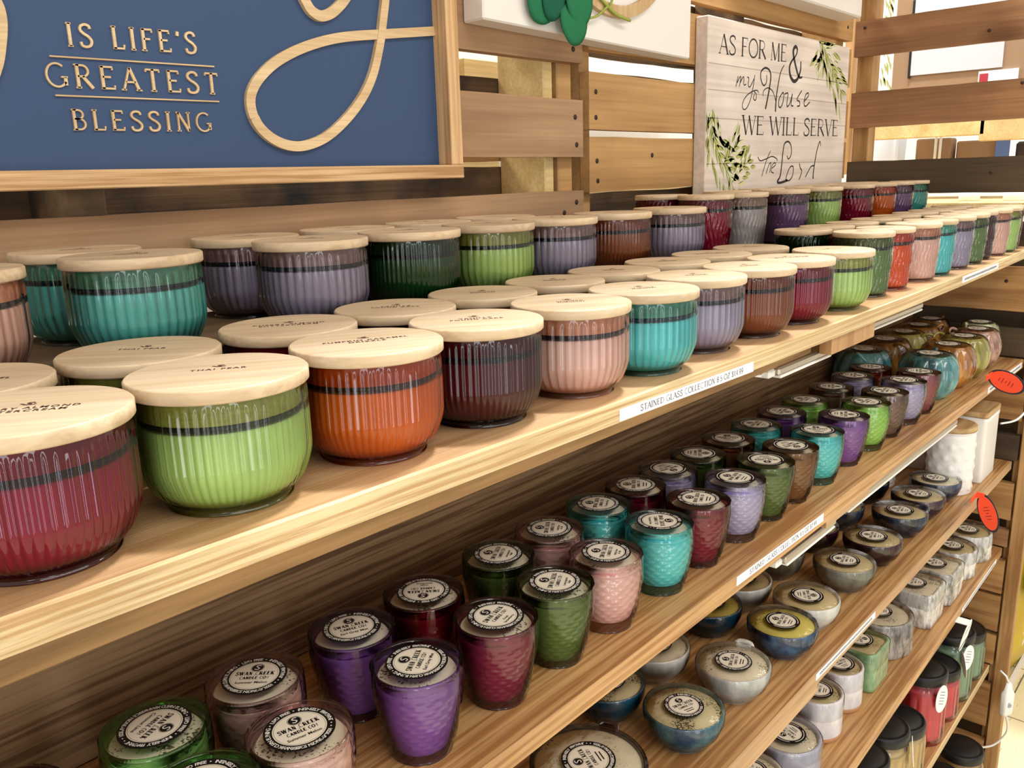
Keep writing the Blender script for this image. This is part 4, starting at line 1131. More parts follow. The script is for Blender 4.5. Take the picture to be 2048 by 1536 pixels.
def votive(color, x, y, ang, label, wrapped, det):
    key = (color, wrapped, det)
    if key in VP:
        r = dup(VP[key], (x, y, S2), 0, label)
        for c in r.children:
            if c.name.startswith('sticker'): c.rotation_euler.z = ang
            elif c.name.startswith('shrink_wrap'): c.rotation_euler.z = ang * 1.7
        return r
    r = thing('votive_candle', label, 'candle', (x, y, S2), 0, 'glass votive candles on the second shelf')
    VG, VW, VF = VMESH[color in WOVEN]
    put('glass_cup', VG, glass('votive_glass_' + color.replace(' ', '_'), VCL[color], 0.06), r)
    put('wax', VW, [M_WAX, M_WAXS], r)
    put('shrink_wrap', VF, [M_FILM, M_FILMT], r)
    sticker(r, VSC.get(color) if det > 1 else None, VH + 0.0012, ang, det)
    VP[key] = r
    return r


VROWS = [
    ('second shelf front row', 0.424, [
        ('green', .187, -33), ('melon pink', .254, -13), ('purple', .354, 32), ('wine red', .438, 14), ('olive green', .513, 30), ('pink', .588, 28), ('turquoise', .679, -143),
        ('burgundy', .756, 23), ('lavender', .838, 10), ('olive green', .915, 127), ('amber brown', .985, 165), ('turquoise', 1.068, -54), ('purple', 1.16, -159), ('lime green', 1.246, -3),
        ('smoky brown', 1.326, 7), ('lavender', 1.414, 5), ('dusty red', 1.490, -163)]),
    ('second shelf back row', 0.500, [
        ('maroon', .105, 20), ('green', .195, -157), ('melon pink', .268, -47), ('purple', .354, -24), ('red', .430, 135), ('olive green', .523, 30), ('pink', .5975, 35), ('turquoise', .6795, 30),
        ('burgundy', .750, 34), ('lavender', .818, 166), ('olive green', .888, -150), ('amber brown', .965, -53), ('turquoise', 1.045, 9), ('purple', 1.124, -174), ('lime green', 1.206, 0),
        ('smoky brown', 1.305, -158), ('lavender', 1.399, -163), ('rust', 1.478, -161)]),
]
for row, y, items in VROWS:
    for i, (c, x, a) in enumerate(items):
        lab = '%s glass votive candle, %s, %s' % (c, row, between(items, i, lambda t: t[0]))
        votive(c, x, y, radians(a), lab, True, 2 if x < 0.8 else 1)

# ------------------------------------------------------------------ pumpkin candles on the second shelf


def pumpkin_meshes():
    prof = curve_prof([(0.006, 0.0), (0.024, 0.0), (0.030, 0.002), (0.043, 0.016), (0.0495, 0.036), (0.0485, 0.056), (0.042, 0.070), (0.036, 0.0765), (0.0335, 0.0785), (0.0315, 0.077), (0.0310, 0.066)], 4)

    def lobes(r, z, a, i):
        k = 1.0 if z < 0.074 else 0.5
        return r * (1 + k * 0.085 * (abs(cos(6 * a)) - 0.6))
    b_ = MB(); b_.lathe(fine(prof, 0.004), 144, mod=lobes)
    w = MB(); w.lathe([(0.0315, 0.0675), (0.0005, 0.0675)], 48)
    s = MB(); s.tube(crom([(0.038, 0.0, 0.074), (0.050, 0.004, 0.080), (0.056, 0.012, 0.076), (0.054, 0.02, 0.068)], 5), [0.0035] * 5 + [0.003] * 5 + [0.002] * 6, 7)
    f = MB(); f.lathe([(0.0495, 0.040), (0.0500, 0.060), (0.0440, 0.0755), (0.0375, 0.0805), (0.022, 0.0803), (0.0004, 0.0803)], 60)
    return b_.mesh('pumpkin_pot'), w.mesh('wax'), s.mesh('stem_handle'), f.mesh('shrink_wrap')


PM = pumpkin_meshes()
GLZ = {
    'teal': glaze('glaze_teal', (24, 84, 92), (120, 186, 182), 26, stretch=(1, 1, 0.25)), 'amber': glaze('glaze_amber', (120, 70, 18), (196, 136, 60), 30, stretch=(1, 1, 0.2)),
    'olive yellow': glaze('glaze_olive_yellow', (140, 130, 48), (190, 182, 104), 30, stretch=(1, 1, 0.2)), 'rosy brown': glaze('glaze_rosy', (134, 92, 72), (190, 150, 130), 60, stretch=(1, 1, 0.6)),
    'pale sage': glaze('glaze_sage', (150, 156, 112), (196, 200, 160), 26, stretch=(1, 1, 0.2)), 'dark amber': glaze('glaze_dark_amber', (84, 52, 16), (160, 110, 44), 30, stretch=(1, 1, 0.2)),
}
PUMP = [('teal', 1.600, .440, 'front row, beside the dusty red votive', 1.0), ('amber', 1.703, .438, 'front row, behind the orange price tag', 1.0), ('olive yellow', 1.803, .436, 'front row, right of the amber one', .95),
        ('rosy brown', 1.898, .436, 'front row, right of the olive yellow one', .92), ('pale sage', 1.986, .452, 'rightmost in the front row', .80),
        ('teal', 1.575, .548, 'back row, left of the dark amber one', 1.0), ('dark amber', 1.693, .548, 'back row, behind the front amber one', 1.0), ('olive yellow', 1.792, .545, 'back row, between dark amber and amber ones', .95), ('amber', 1.886, .545, 'back row, behind the rosy brown one', .88), ('dark amber', 1.978, .548, 'rightmost in the back row', .80)]
for k, (c, x, y, wh, s) in enumerate(PUMP):
    r = thing('pumpkin_candle', '%s glazed pumpkin shaped candle, %s' % (c, wh), 'candle', (x, y, S2), radians(37 * k), 'pumpkin candles on the second shelf')
    for n_, me, mm_ in (('pumpkin_pot', PM[0], GLZ[c]), ('wax', PM[1], M_WAXT), ('stem_handle', PM[2], GLZ[c]), ('shrink_wrap', PM[3], M_FILM)):
        o = put(n_, me, mm_, r); o.scale = (s, s, 1)
    sticker(r, None, 0.0812, radians(-37 * k - 10), 1)

# ------------------------------------------------------------------ pottery bowls on the third shelf
BH = 0.0415


def bowl_meshes(s=1.0, h=BH, cupped=0.0):
    R = 0.046 * s
    prof = curve_prof([(0.004, 0.0), (R * 0.60, 0.0), (R * 0.64, 0.0015), (R * 0.66, 0.004), (R * 0.86, h * 0.36), (R * 0.985, h * 0.68), (R * 0.995, h - 0.003), (R * 0.98, h), (R * 0.945, h - 0.0005), (R * 0.925, h - 0.004), (R * 0.90, h * 0.5)], 4)
    b_ = MB(); b_.lathe(prof, 72)
    w = MB(); w.lathe([(R * 0.93, h - 0.0050), (R * 0.90, h - 0.0042), (0.0005, h - 0.0042)], 60)
    e = MB(); e.tube(crom([(R * 0.94, -0.012, h - 0.006), (R * 1.10, -0.008, h - 0.002), (R * 1.13, 0.0, h - 0.001), (R * 1.10, 0.008, h - 0.002), (R * 0.94, 0.012, h - 0.006)], 5), 0.0040, 8)
    f = MB(); f.lathe([(R * 0.66, 0.001), (R * 0.9, h * 0.36), (R * 1.015, h * 0.7), (R * 1.02, h - 0.002), (R * 0.99, h + 0.0008), (R * 0.5, h + 0.0005), (0.0004, h + 0.0005)], 64)
    return b_.mesh('pottery_bowl'), w.mesh('wax'), e.mesh('handle'), f.mesh('shrink_wrap')


BM = bowl_meshes(); BMB = bowl_meshes(1.32, 0.046)
BG = {
    'blue green': glaze('glaze_blue_green', (40, 74, 100), (116, 158, 152), 22, stretch=(1, 1, 0.7)), 'speckled grey white': glaze('glaze_grey_white', (176, 176, 170), (216, 214, 206), 40),
    'mottled blue': glaze('glaze_mottled_blue', (24, 40, 66), (92, 128, 160), 30, stretch=(1, 1, 0.7), bump=0.4), 'warm white': glaze('glaze_warm_white', (196, 192, 184), (226, 222, 212), 40),
    'olive brown': glaze('glaze_olive_brown', (84, 76, 54), (148, 148, 134), 26), 'dark maroon': glaze('glaze_dark_maroon', (44, 14, 20), (84, 40, 52), 26),
    'black': glaze('glaze_black', (16, 18, 24), (62, 76, 96), 30), 'dark plum': glaze('glaze_dark_plum', (34, 18, 28), (80, 52, 66), 26), 'blue black': glaze('glaze_blue_black', (26, 30, 44), (96, 108, 134), 36),
    'deep teal': glaze('glaze_deep_teal', (10, 40, 58), (34, 84, 104), 22), 'pale grey': glaze('glaze_pale_grey', (168, 166, 156), (204, 200, 190), 40), 'dark teal': glaze('glaze_dark_teal', (8, 30, 46), (26, 64, 82), 22),
    'dark brown': glaze('glaze_dark_brown', (26, 16, 14), (58, 38, 34), 22),
}
BOWLS = [('dark brown', .608, .462, 62, 'wide dark brown pottery bowl candle with a knob, nearest on the third shelf', 'big', M_WAXS, .3),
         ('blue green', .757, .437, -20, 'blue green pottery bowl candle with herb flecks, front row right of the wide brown bowl', 'bowl', M_WAXB, None),
         ('speckled grey white', .876, .437, 20, 'speckled grey white pottery bowl candle, front row between blue green and mottled blue bowls', 'bowl', M_WAXB if False else M_WAXS, .2),
         ('mottled blue', 1.006, .432, 10, 'mottled blue pottery bowl candle with bright yellow wax, front row of the third shelf', 'bowl', M_WAXY, None),
         ('warm white', 1.095, .436, -150, 'warm white pottery bowl candle, front row right of the mottled blue bowl', 'bowl', M_WAXT, None),
         ('olive brown', 1.241, .438, 12, 'olive brown pottery bowl candle with yellowish wax, front row of the third shelf', 'bowl', M_WAXT, None),
         ('dark maroon', 1.358, .436, 12, 'dark maroon pottery bowl candle, front row right of the olive brown bowl', 'bowl', M_WAXT, None),
         ('black', 1.499, .438, 8, 'black pottery bowl candle with a knob, front row between maroon and plum bowls', 'bowl', M_WAXT, -.6),
         ('dark plum', 1.600, .438, 4, 'dark plum pottery bowl candle, front row left of the farthest bowl', 'bowl', M_WAXT, None),
         ('blue black', 1.706, .438, 4, 'blue black pottery bowl candle, farthest in the front row beside the white canister', 'bowl', M_WAXS, None),
         ('deep teal', .743, .536, 15, 'deep teal pottery bowl candle in the back row behind the blue green bowl', 'bowl', M_WAXB, None),
         ('pale grey', .849, .536, 15, 'pale grey pottery bowl candle in the back row of the third shelf', 'bowl', M_WAXS, .9),
         ('dark teal', .992, .536, 25, 'dark teal pottery bowl candle with yellow wax in the back row', 'bowl', M_WAXY, None),
         ('warm white', 1.088, .536, 25, 'warm white pottery bowl candle in the back row left of the olive brown one', 'bowl', M_WAXT, None),
         ('olive brown', 1.213, .540, 25, 'olive brown pottery bowl candle in the back row under the light bar', 'bowl', M_WAXT, None),
         ('dark maroon', 1.345, .536, 25, 'dark maroon pottery bowl candle in the back row under the wooden block', 'bowl', M_WAXT, None),
         ('black', 1.462, .536, 25, 'black pottery bowl candle in the back row, behind the plum bowl', 'bowl', M_WAXT, None),
         ('black', 1.618, .545, 25, 'tall looking black pottery bowl candle, farthest in the back row', 'bowl', M_WAXT, None)]
for c, x, y, a, lab, k, wx, knob in BOWLS:
    r = thing('bowl_candle', lab, 'candle', (x, y, S3), 0, 'pottery bowl candles on the third shelf')
    M_ = BMB if k == 'big' else BM
    put('pottery_bowl', M_[0], BG[c], r); put('wax', M_[1], wx, r)
    if knob is not None:
        o = put('handle', M_[2], BG[c], r); o.rotation_euler.z = knob
    put('shrink_wrap', M_[3], M_FILM, r)
    sticker(r, None, (0.046 if k == 'big' else BH) + 0.0012, radians(a), 2 if x < 0.9 else 1, 1.25 if k == 'big' else 1.0)

# ------------------------------------------------------------------ white canisters at the far end of the third shelf


def emboss(r, z, a, i):
    u = a / (2 * pi) * 12; row = z / 0.022
    uu = (u + 0.5 * (int(row) % 2)) % 1.0 - 0.5; vv = row % 1.0 - 0.5
    p = max(0.0, 1 - (uu * uu * 7 + vv * vv * 7) ** 0.5)
    return r + 0.0022 * (abs(uu) + abs(vv) < 0.48) * p if 0.01 < z < 0.115 else r


def canister(x, y, r_, h, label):
    c = thing('lidded_canister', label, 'canister', (x, y, S3), 0, 'white canisters on the third shelf')
    mb = MB(); mb.lathe(fine([(0.004, 0), (r_ - 0.002, 0), (r_, 0.002), (r_, h - 0.008), (r_ - 0.002, h - 0.003), (r_ + 0.0012, h - 0.002), (r_ + 0.0012, h), (r_ - 0.003, h)], 0.0018), 144, mod=emboss); mb.build('canister_body', M_CANISTER, c)
    mb = MB(); mb.lathe([(r_ - 0.004, h - 0.004), (r_ - 0.004, h + 0.0005), (r_ + 0.0005, h + 0.0006), (r_ + 0.0008, h + 0.010), (r_ - 0.001, h + 0.0115), (0.001, h + 0.0115)], 72); mb.build('lid', M_CANLID, c)
    o = put('burnt_lettering', burnt(None, h + 0.0115), M_BURN, c); o.rotation_euler.z = radians(-30)


canister(1.772, 0.432, 0.0425, 0.128, 'round white embossed canister with bamboo lid on the third shelf')
canister(1.722, 0.560, 0.0400, 0.100, 'white embossed canister standing at the back of the third shelf, half hidden')


def rounded_sq(w, d, r_, n=7):
    pts = []
    for cx, cy, a0 in ((w / 2 - r_, d / 2 - r_, 0), (-w / 2 + r_, d / 2 - r_, 90), (-w / 2 + r_, -d / 2 + r_, 180), (w / 2 - r_, -d / 2 + r_, 270)):
        for i in range(n + 1):
            a = radians(a0 + 90 * i / n); pts.append((cx + r_ * cos(a), cy + r_ * sin(a)))
    return pts


def loft(mb, secs, mi=0, sm=True, cap0=True, cap1=True, mod=None):
    """Skin a stack of outlines given as (points, z)."""
    base = len(mb.v); n = len(secs[0][0])
    for j, (pts, z) in enumerate(secs):
        for i, p in enumerate(pts):
            q = (p[0], p[1], z)
            mb.v.append(mod(q, i, j) if mod else q)
    for j in range(len(secs) - 1):
        for i in range(n):
            i2 = (i + 1) % n
            mb.f.append((base + j * n + i, base + j * n + i2, base + (j + 1) * n + i2, base + (j + 1) * n + i)); mb.mi.append(mi); mb.sm.append(sm)
    if cap0: mb.f.append(tuple(base + i for i in reversed(range(n)))); mb.mi.append(mi); mb.sm.append(False)
    if cap1: mb.f.append(tuple(base + (len(secs) - 1) * n + i for i in range(n))); mb.mi.append(mi); mb.sm.append(False)


def sq_canister(x, y, w, d, h, label):
    c = thing('lidded_canister', label, 'canister', (x, y, S3), 0, 'white canisters on the third shelf')
    mb = MB(); S = lambda k, z: (rounded_sq(w * k, d * k, 0.008), z)
    loft(mb, [S(.97, 0), S(1, .003), S(1, h - .01), S(1.02, h - .008), S(1.02, h)]); mb.build('canister_body', plain('white_ceramic_ribbed', (238, 234, 230), 0.35, bump=(90.0, 0.5)), c)
    mb = MB(); loft(mb, [S(1.0, h + .0004), S(1.03, h + .002), S(1.03, h + .011), S(1.0, h + .0125)]); mb.build('lid', M_CANLID, c)
    o = put('burnt_lettering', burnt(None, h + 0.0125), M_BURN, c); o.rotation_euler.z = radians(-25)


sq_canister(1.890, 0.434, 0.104, 0.094, 0.138, 'tall square white canister with bamboo lid, behind the round embossed canister')
sq_canister(1.905, 0.545, 0.098, 0.090, 0.130, 'square white canister in the shadowed back corner of the third shelf')

# ------------------------------------------------------------------ fourth shelf
BARK = glaze('glaze_birch_bark', (112, 106, 98), (226, 222, 214), 70, rough=0.5, stretch=(1, 1, 0.35), bump=1.0, lo=0.32, hi=0.55)
BARKD = glaze('glaze_dark_bark', (84, 76, 70), (176, 168, 160), 80, rough=0.45, stretch=(1, 1, 0.3), bump=1.2, lo=0.36, hi=0.6)
GRN = glaze('glaze_pale_green', (112, 150, 104), (168, 192, 150), 30, stretch=(1, 1, 0.5))
CRK = glaze('glaze_white_crackle', (206, 200, 200), (228, 222, 220), 70, rough=0.4)
LAVG = glaze('glaze_lavender_grey', (150, 150, 168), (184, 182, 190), 30)
TERRA = plain('bare_clay', (196, 146, 104), 0.8)
NR = lambda i, j, s: (math.sin(i * 12.9898 + j * 78.233 + s * 37.7) * 43758.5453) % 1.0 - 0.5


def pot(label, kind, x, y, w, h, gm, wx, ang, d=None, st=1.0, band=None):
    r = thing('pot_candle', label, 'candle', (x, y, S4), 0, 'pottery candles on the fourth shelf')
    d = d or w
    if kind == 'round':
        out = [(w / 2 * cos(2 * pi * i / 64), d / 2 * sin(2 * pi * i / 64)) for i in range(64)]
    else:
        out = rounded_sq(w, d, 0.014, 9)
    n = len(out); S = lambda k, z: ([(p[0] * k, p[1] * k) for p in out], z)
    rough = gm in (BARK, BARKD)

    def mod(q, i, j):
        if rough and 1 <= j <= 12:
            k = 1 + 0.045 * NR(i // 2, j // 3, 1) + 0.02 * NR(i, j, 2)
            return (q[0] * k, q[1] * k, q[2])
        return q
    mb = MB()
    zs = [0.0] + [0.002 + (h - 0.006) * j / 12 for j in range(13)]
    secs = [S(.95, 0)] + [S(1.0, z) for z in zs[1:]] + [S(.985, h - .001), S(.93, h), S(.88, h - .002), S(.86, h - .012)]
    loft(mb, secs, cap1=False, mod=mod); mb.build('pot', gm, r)
    if band:
        mb = MB(); loft(mb, [S(.94, -0.0), S(1.004, .0015), S(1.006, .008)], cap1=False); mb.build('clay_foot', TERRA, r)
    mb = MB(); loft(mb, [S(.875, h - .008), S(.86, h - .006)], cap0=False); mb.build('wax', wx, r)
    mb = MB(); loft(mb, [S(1.02, h * .55), S(1.03, h - .002), S(.98, h + .001), S(.5, h + .0006)], cap0=False); mb.build('shrink_wrap', M_FILM, r)
    sticker(r, None, h + 0.0013, radians(ang), 1, st)


pot('pale bark textured round pot candle, farthest on the fourth shelf below the orange tag', 'round', 1.945, .425, .098, .060, BARK, M_WAXT, 5)
pot('pale bark textured round pot candle, second from the far end of the fourth shelf', 'round', 1.838, .428, .096, .060, BARK, M_WAXT, 5)
pot('square white bark pot candle with yellow wax, farther of the two square ones', 'sq', 1.715, .428, .092, .066, BARK, M_WAXS, 8)
pot('square white bark pot candle with yellow wax, nearer of the two square ones', 'sq', 1.600, .432, .094, .068, BARK, M_WAXS, 8)
pot('wide round bark textured pot candle with cream wax between square and green pots', 'round', 1.452, .446, .116, .066, BARKD, M_WAXS, 15)
pot('pale green glazed square pot candle with brown rim film', 'sq', 1.328, .436, .082, .070, GRN, M_WAXT, -150)
pot('white crackle glazed tumbler candle with bare clay foot, farther of two', 'round', 1.240, .434, .074, .068, CRK, M_WAXT, -20, band=True)
pot('white crackle glazed tumbler candle with bare clay foot, nearer of two', 'round', 1.148, .432, .076, .068, CRK, M_WAXT, 15, band=True)
pot('lavender grey glazed bowl candle with yellow wax, near the lower left of the fourth shelf', 'round', 1.045, .432, .094, .050, LAVG, M_WAXS, 70, st=1.1)
pot('beige glazed pot candle, nearest on the fourth shelf and cut by the frame', 'round', .938, .436, .088, .050, BG['warm white'], M_WAXS, 40)

# ------------------------------------------------------------------ black-lidded jars on the fifth and lowest shelves


def mason_meshes():
    R, h = 0.0490, 0.145

    def flute(r, z, a, i):
        k = max(0, min(1, (z - 0.008) / 0.01)) * max(0, min(1, (0.110 - z) / 0.008))
        return r + 0.0013 * k * (abs(cos(8 * a)) * 2 - 1)
    prof = curve_prof([(0.006, 0), (R * .9, 0), (R * .98, .003), (R, .010), (R, .06), (R, .104), (R * 1.0, .114), (R * .96, .124), (R * .88, .130), (R * .86, .135), (R * .86, h)], 4)
    g = MB(); g.lathe(fine(prof, .006), 128, mod=flute)
    w = MB(); w.lathe([(.01, .006)] + [(r - .004, z) for r, z in prof if .006 < z < .112] + [(R * .93, .1125), (.002, .113)], 64, cap0=True)
    l = MB(); q = R * .98
    l.lathe([(q - .001, h - .012), (q, h - .011), (q, h + .004), (q - .001, h + .007), (q - .004, h + .0085), (q - .006, h + .0075), (q - .010, h + .0075), (q - .012, h + .009), (.001, h + .009)], 72)
    t = MB(); n = 24
    out = [(.014 * cos(2 * pi * i / n), .028 * sin(2 * pi * i / n)) for i in range(n)]
    loft(t, [(out, 0), (out, .0008)], sm=False)
    f2 = lambda x, y, d: (x, y, .0009)
    for i in range(5):
        t.ribbon([(-.006, .014 - .006 * i), (.006, .014 - .006 * i)], .0011, f2, 0, 1)
    return g.mesh('glass_jar'), w.mesh('wax'), l.mesh('lid'), t.mesh('hang_tag')


MM = mason_meshes()
JCL = {'red pink': (226, 84, 92), 'sage green': (150, 180, 146), 'cream': (222, 192, 130), 'dark': (40, 36, 36), 'honey': (218, 176, 108)}
JP = {}


def mason(color, x, y, z, tagrot, label, tall=1.0):
    key = (color, tagrot is not None, tall)
    if key in JP:
        r = dup(JP[key], (x, y, z), 0, label)
        for c in r.children:
            if c.name.startswith('hang_tag') and tagrot: place_tag(c, tagrot)
        return r
    r = thing('lidded_glass_candle', label, 'candle', (x, y, z), 0, 'black-lidded jar candles on the lower shelves')
    put('glass_jar', MM[0], glass('clear_jar_glass', tuple(int(255 * (0.94 * w) ** (1 / 2.2)) for w in WAX), 0.04), r)
    put('wax', MM[1], waxmat('wax_' + color.replace(' ', '_'), lin(JCL[color])), r)
    put('lid', MM[2], M_LIDB, r)
    if tagrot is not None:
        o = put('hang_tag', MM[3], [M_TAGW, M_PRINT], r); place_tag(o, tagrot)
    if tall != 1.0:
        for c in r.children:
            if not c.name.startswith('lid'): c.scale = (1, 1, tall)
            else: c.location.z = -(1 - tall) * .145
    JP[key] = r
    return r


def place_tag(o, a):
    R = 0.0540
    o.location = (R * cos(a), R * sin(a), .112)
    o.rotation_euler = (pi / 2 - 0.12, 0.25, a + pi / 2)


T = radians
mason('sage green', 1.964, .418, S5, None, 'sage green fluted jar candle with black lid, farther and shorter of the green pair', .72)
mason('sage green', 1.862, .418, S5, T(-125), 'sage green fluted jar candle with black lid and white tag, nearer of the green pair')
mason('red pink', 1.770, .420, S5, T(-60), 'coral pink fluted jar candle with black lid, farther and shorter of the pink pair', .72)
mason('red pink', 1.669, .420, S5, T(-120), 'coral pink fluted jar candle with black lid, nearer and taller of the pink pair')
mason('cream', 1.532, .418, S5, None, 'cream fluted jar candle with black lid, farther and shorter of the cream pair', .72)
mason('cream', 1.430, .418, S5, T(-75), 'cream fluted jar candle with black lid and white tag, nearer of the cream pair')
mason('dark', 1.326, .418, S5, None, 'dark jar candle with black lid at the photo bottom, left of the cream pair')
mason('honey', 1.930, .388, S6, None, 'honey colored jar candle with black lid, farthest on the lowest shelf')
mason('honey', 1.800, .395, S6, None, 'honey colored jar candle with black lid, middle one on the lowest shelf')
mason('honey', 1.695, .395, S6, T(-50), 'honey colored jar candle with black lid, nearest on the lowest shelf')

# ------------------------------------------------------------------ price labels on the shelf edges


def strip(label, x0, x1, yf, z0, z1, text=None, tilt=0.0, group='printed price strips on the shelf edges'):
    mb = MB(); t = .0006
    f3 = lambda x, y, d: (x, yf(x) - t - d - .0002, y)
    n = 6
    for i in range(n):
        a, c = x0 + (x1 - x0) * i / n, x0 + (x1 - x0) * (i + 1) / n
        dz0, dz1 = tilt * (a - x0), tilt * (c - x0)
        mb.quad((a, yf(a) - t, z0 + dz0), (c, yf(c) - t, z0 + dz1), (c, yf(c) - t, z1 + dz1), (a, yf(a) - t, z1 + dz0))
        mb.quad((a, yf(a) - t, z1 + dz0), (c, yf(c) - t, z1 + dz1), (c, yf(c) - .0001, z1 + dz1), (a, yf(a) - .0001, z1 + dz0))
    mb.quad((x0, yf(x0) - .0001, z0), (x0, yf(x0) - t, z0), (x0, yf(x0) - t, z1), (x0, yf(x0) - .0001, z1))
    h = z1 - z0
    if text:
        roman(mb, text, f3, x0 + .028 * (x1 - x0) / .22, z0 + h * .24, h * .52, x_end=x1 - .021 * (x1 - x0) / .22, thick=.15, thin=.07, track=.05, mi=1, slope=tilt)
    else:
        q = random.Random(int(x0 * 1000)); x = x0 + .012
        while x < x1 - .014:
            w = q.uniform(.002, .004); hh = h * q.uniform(.4, .52)
            mb.ribbon([(x, z0 + h * .26 + tilt * (x - x0)), (x + w * .3, z0 + h * .26 + hh + tilt * (x - x0))], .0013, f3, 0, 1)
            mb.ribbon([(x, z0 + h * .5 + tilt * (x - x0)), (x + w, z0 + h * .5 + tilt * (x - x0))], .0010, f3, 0, 1)
            x += w + .0015
    return tag(mb.build('price_label', [M_PAPER, M_PRINT]), label, 'label', group)


strip('white printed strip about the stained glass collection at 14.99 on the topmost shelf edge', .527, .7505, bow, S1 - .0170, S1 - .0072, 'STAINED GLASS COLLECTION 8.5 OZ $14.99', -.008)
strip('small white printed strip at the far right of the topmost shelf edge', 1.478, 1.722, bow, S1 - .0135, S1 - .0035)
strip('white printed strip about the 4.5 oz glass collection on the second shelf edge', .744, .968, lambda x: .371, S2 - .0105, S2 - .0002, 'STAINED GLASS COLLECTION 4.5 OZ $7.49', -.010)
strip('white printed strip at the far end of the second shelf edge beside the orange tag', 1.74, 2.012, lambda x: .371, S2 - .0150, S2 - .0030)
strip('white printed strip on the third shelf edge under the mottled blue bowl', .977, 1.192, lambda x: .371, S3 - .0105, S3 - .0005, None, -.012)
strip('white printed strip at the far end of the fourth shelf edge under the bark pots', 1.695, 1.975, lambda x: .357 + .013 * (x - 1.1) / .93, S4 - .0165, S4 - .0065)

# ------------------------------------------------------------------ light bars under the shelves


def lightbar(x0, x1, y, z, label, cordpts):
    r = thing('light_bar', label, 'light', (x0, y, z), 0, 'slim light bars under the shelves')
    L = x1 - x0
    mb = MB(); mb.box((0, -.014, -.009), (L, .018, 0), bev=.002); mb.build('housing', M_LED, r)
    mb = MB(); mb.box((.004, -.0145, -.0125), (L - .004, -.004, -.0092), bev=.001); mb.build('diffuser', M_LEDW, r)
    mb = MB(); mb.box((-.016, -.010, -.010), (-.0002, .012, -.001), bev=.002); mb.build('end_cap', M_LEDW, r)
    mb = MB(); mb.tube(crom([(-.016, 0, -.005)] + cordpts, 6), .0018, 8); mb.build('power_cord', M_CORD, r)


lightbar(.862, 1.010, .402, S1 - TH - .0215, 'slim grey light bar under the topmost shelf left of its wooden block', [(-.03, -.004, -.004), (-.06, .004, .004), (-.10, .008, .008)])
lightbar(1.115, 1.42, .42, S1 - TH - .0215, 'slim light bar under the topmost shelf right of its wooden block', [(-.02, .01, -.006), (-.01, .03, .0), (.05, .03, .012)])
lightbar(.905, 1.06, .402, S2 - TH - .026, 'slim grey light bar under the second shelf above the olive bowl', [(-.03, .0, .0), (-.05, .01, .010)])
lightbar(1.10, 1.62, .402, S2 - TH - .021, 'slim light bar under the second shelf above the black bowls', [(-.02, .01, .0), (-.01, .02, .012)])

mb = MB(); mb.tube(crom([(2.022, .348, -.40), (2.020, .342, -.46), (2.012, .346, -.50), (1.985, .362, -.53), (1.95, .385, -.535)], 8), .0022, 8)
tag(mb.build('power_cord', M_CORD), 'white cord looping down at the far end between second and third shelves', 'cord')
sw = thing('cord_switch', 'white inline cord switch hanging at the far end of the fifth shelf', 'switch', (1.990, .318, -1.185))
mb = MB(); loft(mb, [([(p[0], p[1]) for p in rounded_sq(.026, .014, .005, 4)], -.040), ([(p[0], p[1]) for p in rounded_sq(.030, .017, .006, 4)], -.034), (rounded_sq(.030, .017, .006, 4), .014), (rounded_sq(.020, .012, .005, 4), .022), (rounded_sq(.010, .008, .003, 4), .040)])
o = mb.build('switch_body', M_CORD, sw)
mb = MB(); mb.lathe([(.006, 0), (.006, .001), (.0045, .0014), (.001, .0014)], 20); o = mb.build('switch_button', plain('button_grey', (160, 164, 176), .4), sw); o.location = (-.0055, -.0086, -.010); o.rotation_euler = (pi / 2, 0, -.6)
mb = MB(); mb.tube(crom([(0, 0, -.040), (.012, .0, -.070), (.014, .004, -.10), (-.005, .02, -.135), (-.04, .05, -.15)], 6), .0022, 8); mb.tube([(0, 0, .038), (-.004, .006, .055), (-.006, .02, .062)], .0022, 8)
mb.build('power_cord', M_CORD, sw)
sw.rotation_euler = (0, 0, T(-25))

# ------------------------------------------------------------------ orange price tags that stick out from the shelf edges


def wobbler(label, p0, p1, width, base_len, yedge):
    """An oval tag standing out from a shelf edge in the plane across the aisle, from p0 to p1 (y, z)."""
    (x, y0, z0), (_, y1, z1) = p0, p1
    r = thing('orange_tag', label, 'tag', (x, y0, z0), 0, 'orange tags on the shelf edges')
    L = math.hypot(y1 - y0, z1 - z0); a = math.atan2(z1 - z0, y1 - y0)

    def oval(k, dx, name, m):
        mb = MB(); n = 36; c = []
        for i in range(n):
            t = 2 * pi * i / n; u = L / 2 + (L / 2) * k * cos(t); v = width / 2 * k * sin(t)
            c.append((u * cos(a) - v * sin(a), u * sin(a) + v * cos(a)))
        vs = [(dx, p[0], p[1]) for p in c] + [(dx + .0012, p[0], p[1]) for p in c]
        fs = [tuple(reversed(range(n))), tuple(range(n, 2 * n))] + [(i, (i + 1) % n, n + (i + 1) % n, n + i) for i in range(n)]
        mb.add(vs, fs)
        if name == 'tag_face':
            f3 = lambda u, v, d: (dx - .0003, (L / 2 + u) * cos(a) - v * sin(a), (L / 2 + u) * sin(a) + v * cos(a))
            for i in range(5):
                h = (.006, .009, .004, .009, .007)[i]
                mb.ribbon([(-.012 + .006 * i, -h * .6), (-.0125 + .006 * i, h * .6)], .0012, f3, 0, 1)
        mb.build(name, m, r)
    oval(1.12, 0, 'tag_backing', M_TAGD); oval(.98, -.0014, 'tag_face', [M_ORANGE, plain('tag_print', (150, 30, 16), .6)])
    mb = MB(); d = yedge - y0
    mb.box((-.001, -.004, -.006), (.0012, d, .006), bev=.0004); mb.box((-.04, d - .0012, -.005), (.005, d - .0002, .006), bev=.0003)
    mb.build('tag_arm', M_ORANGE, r)


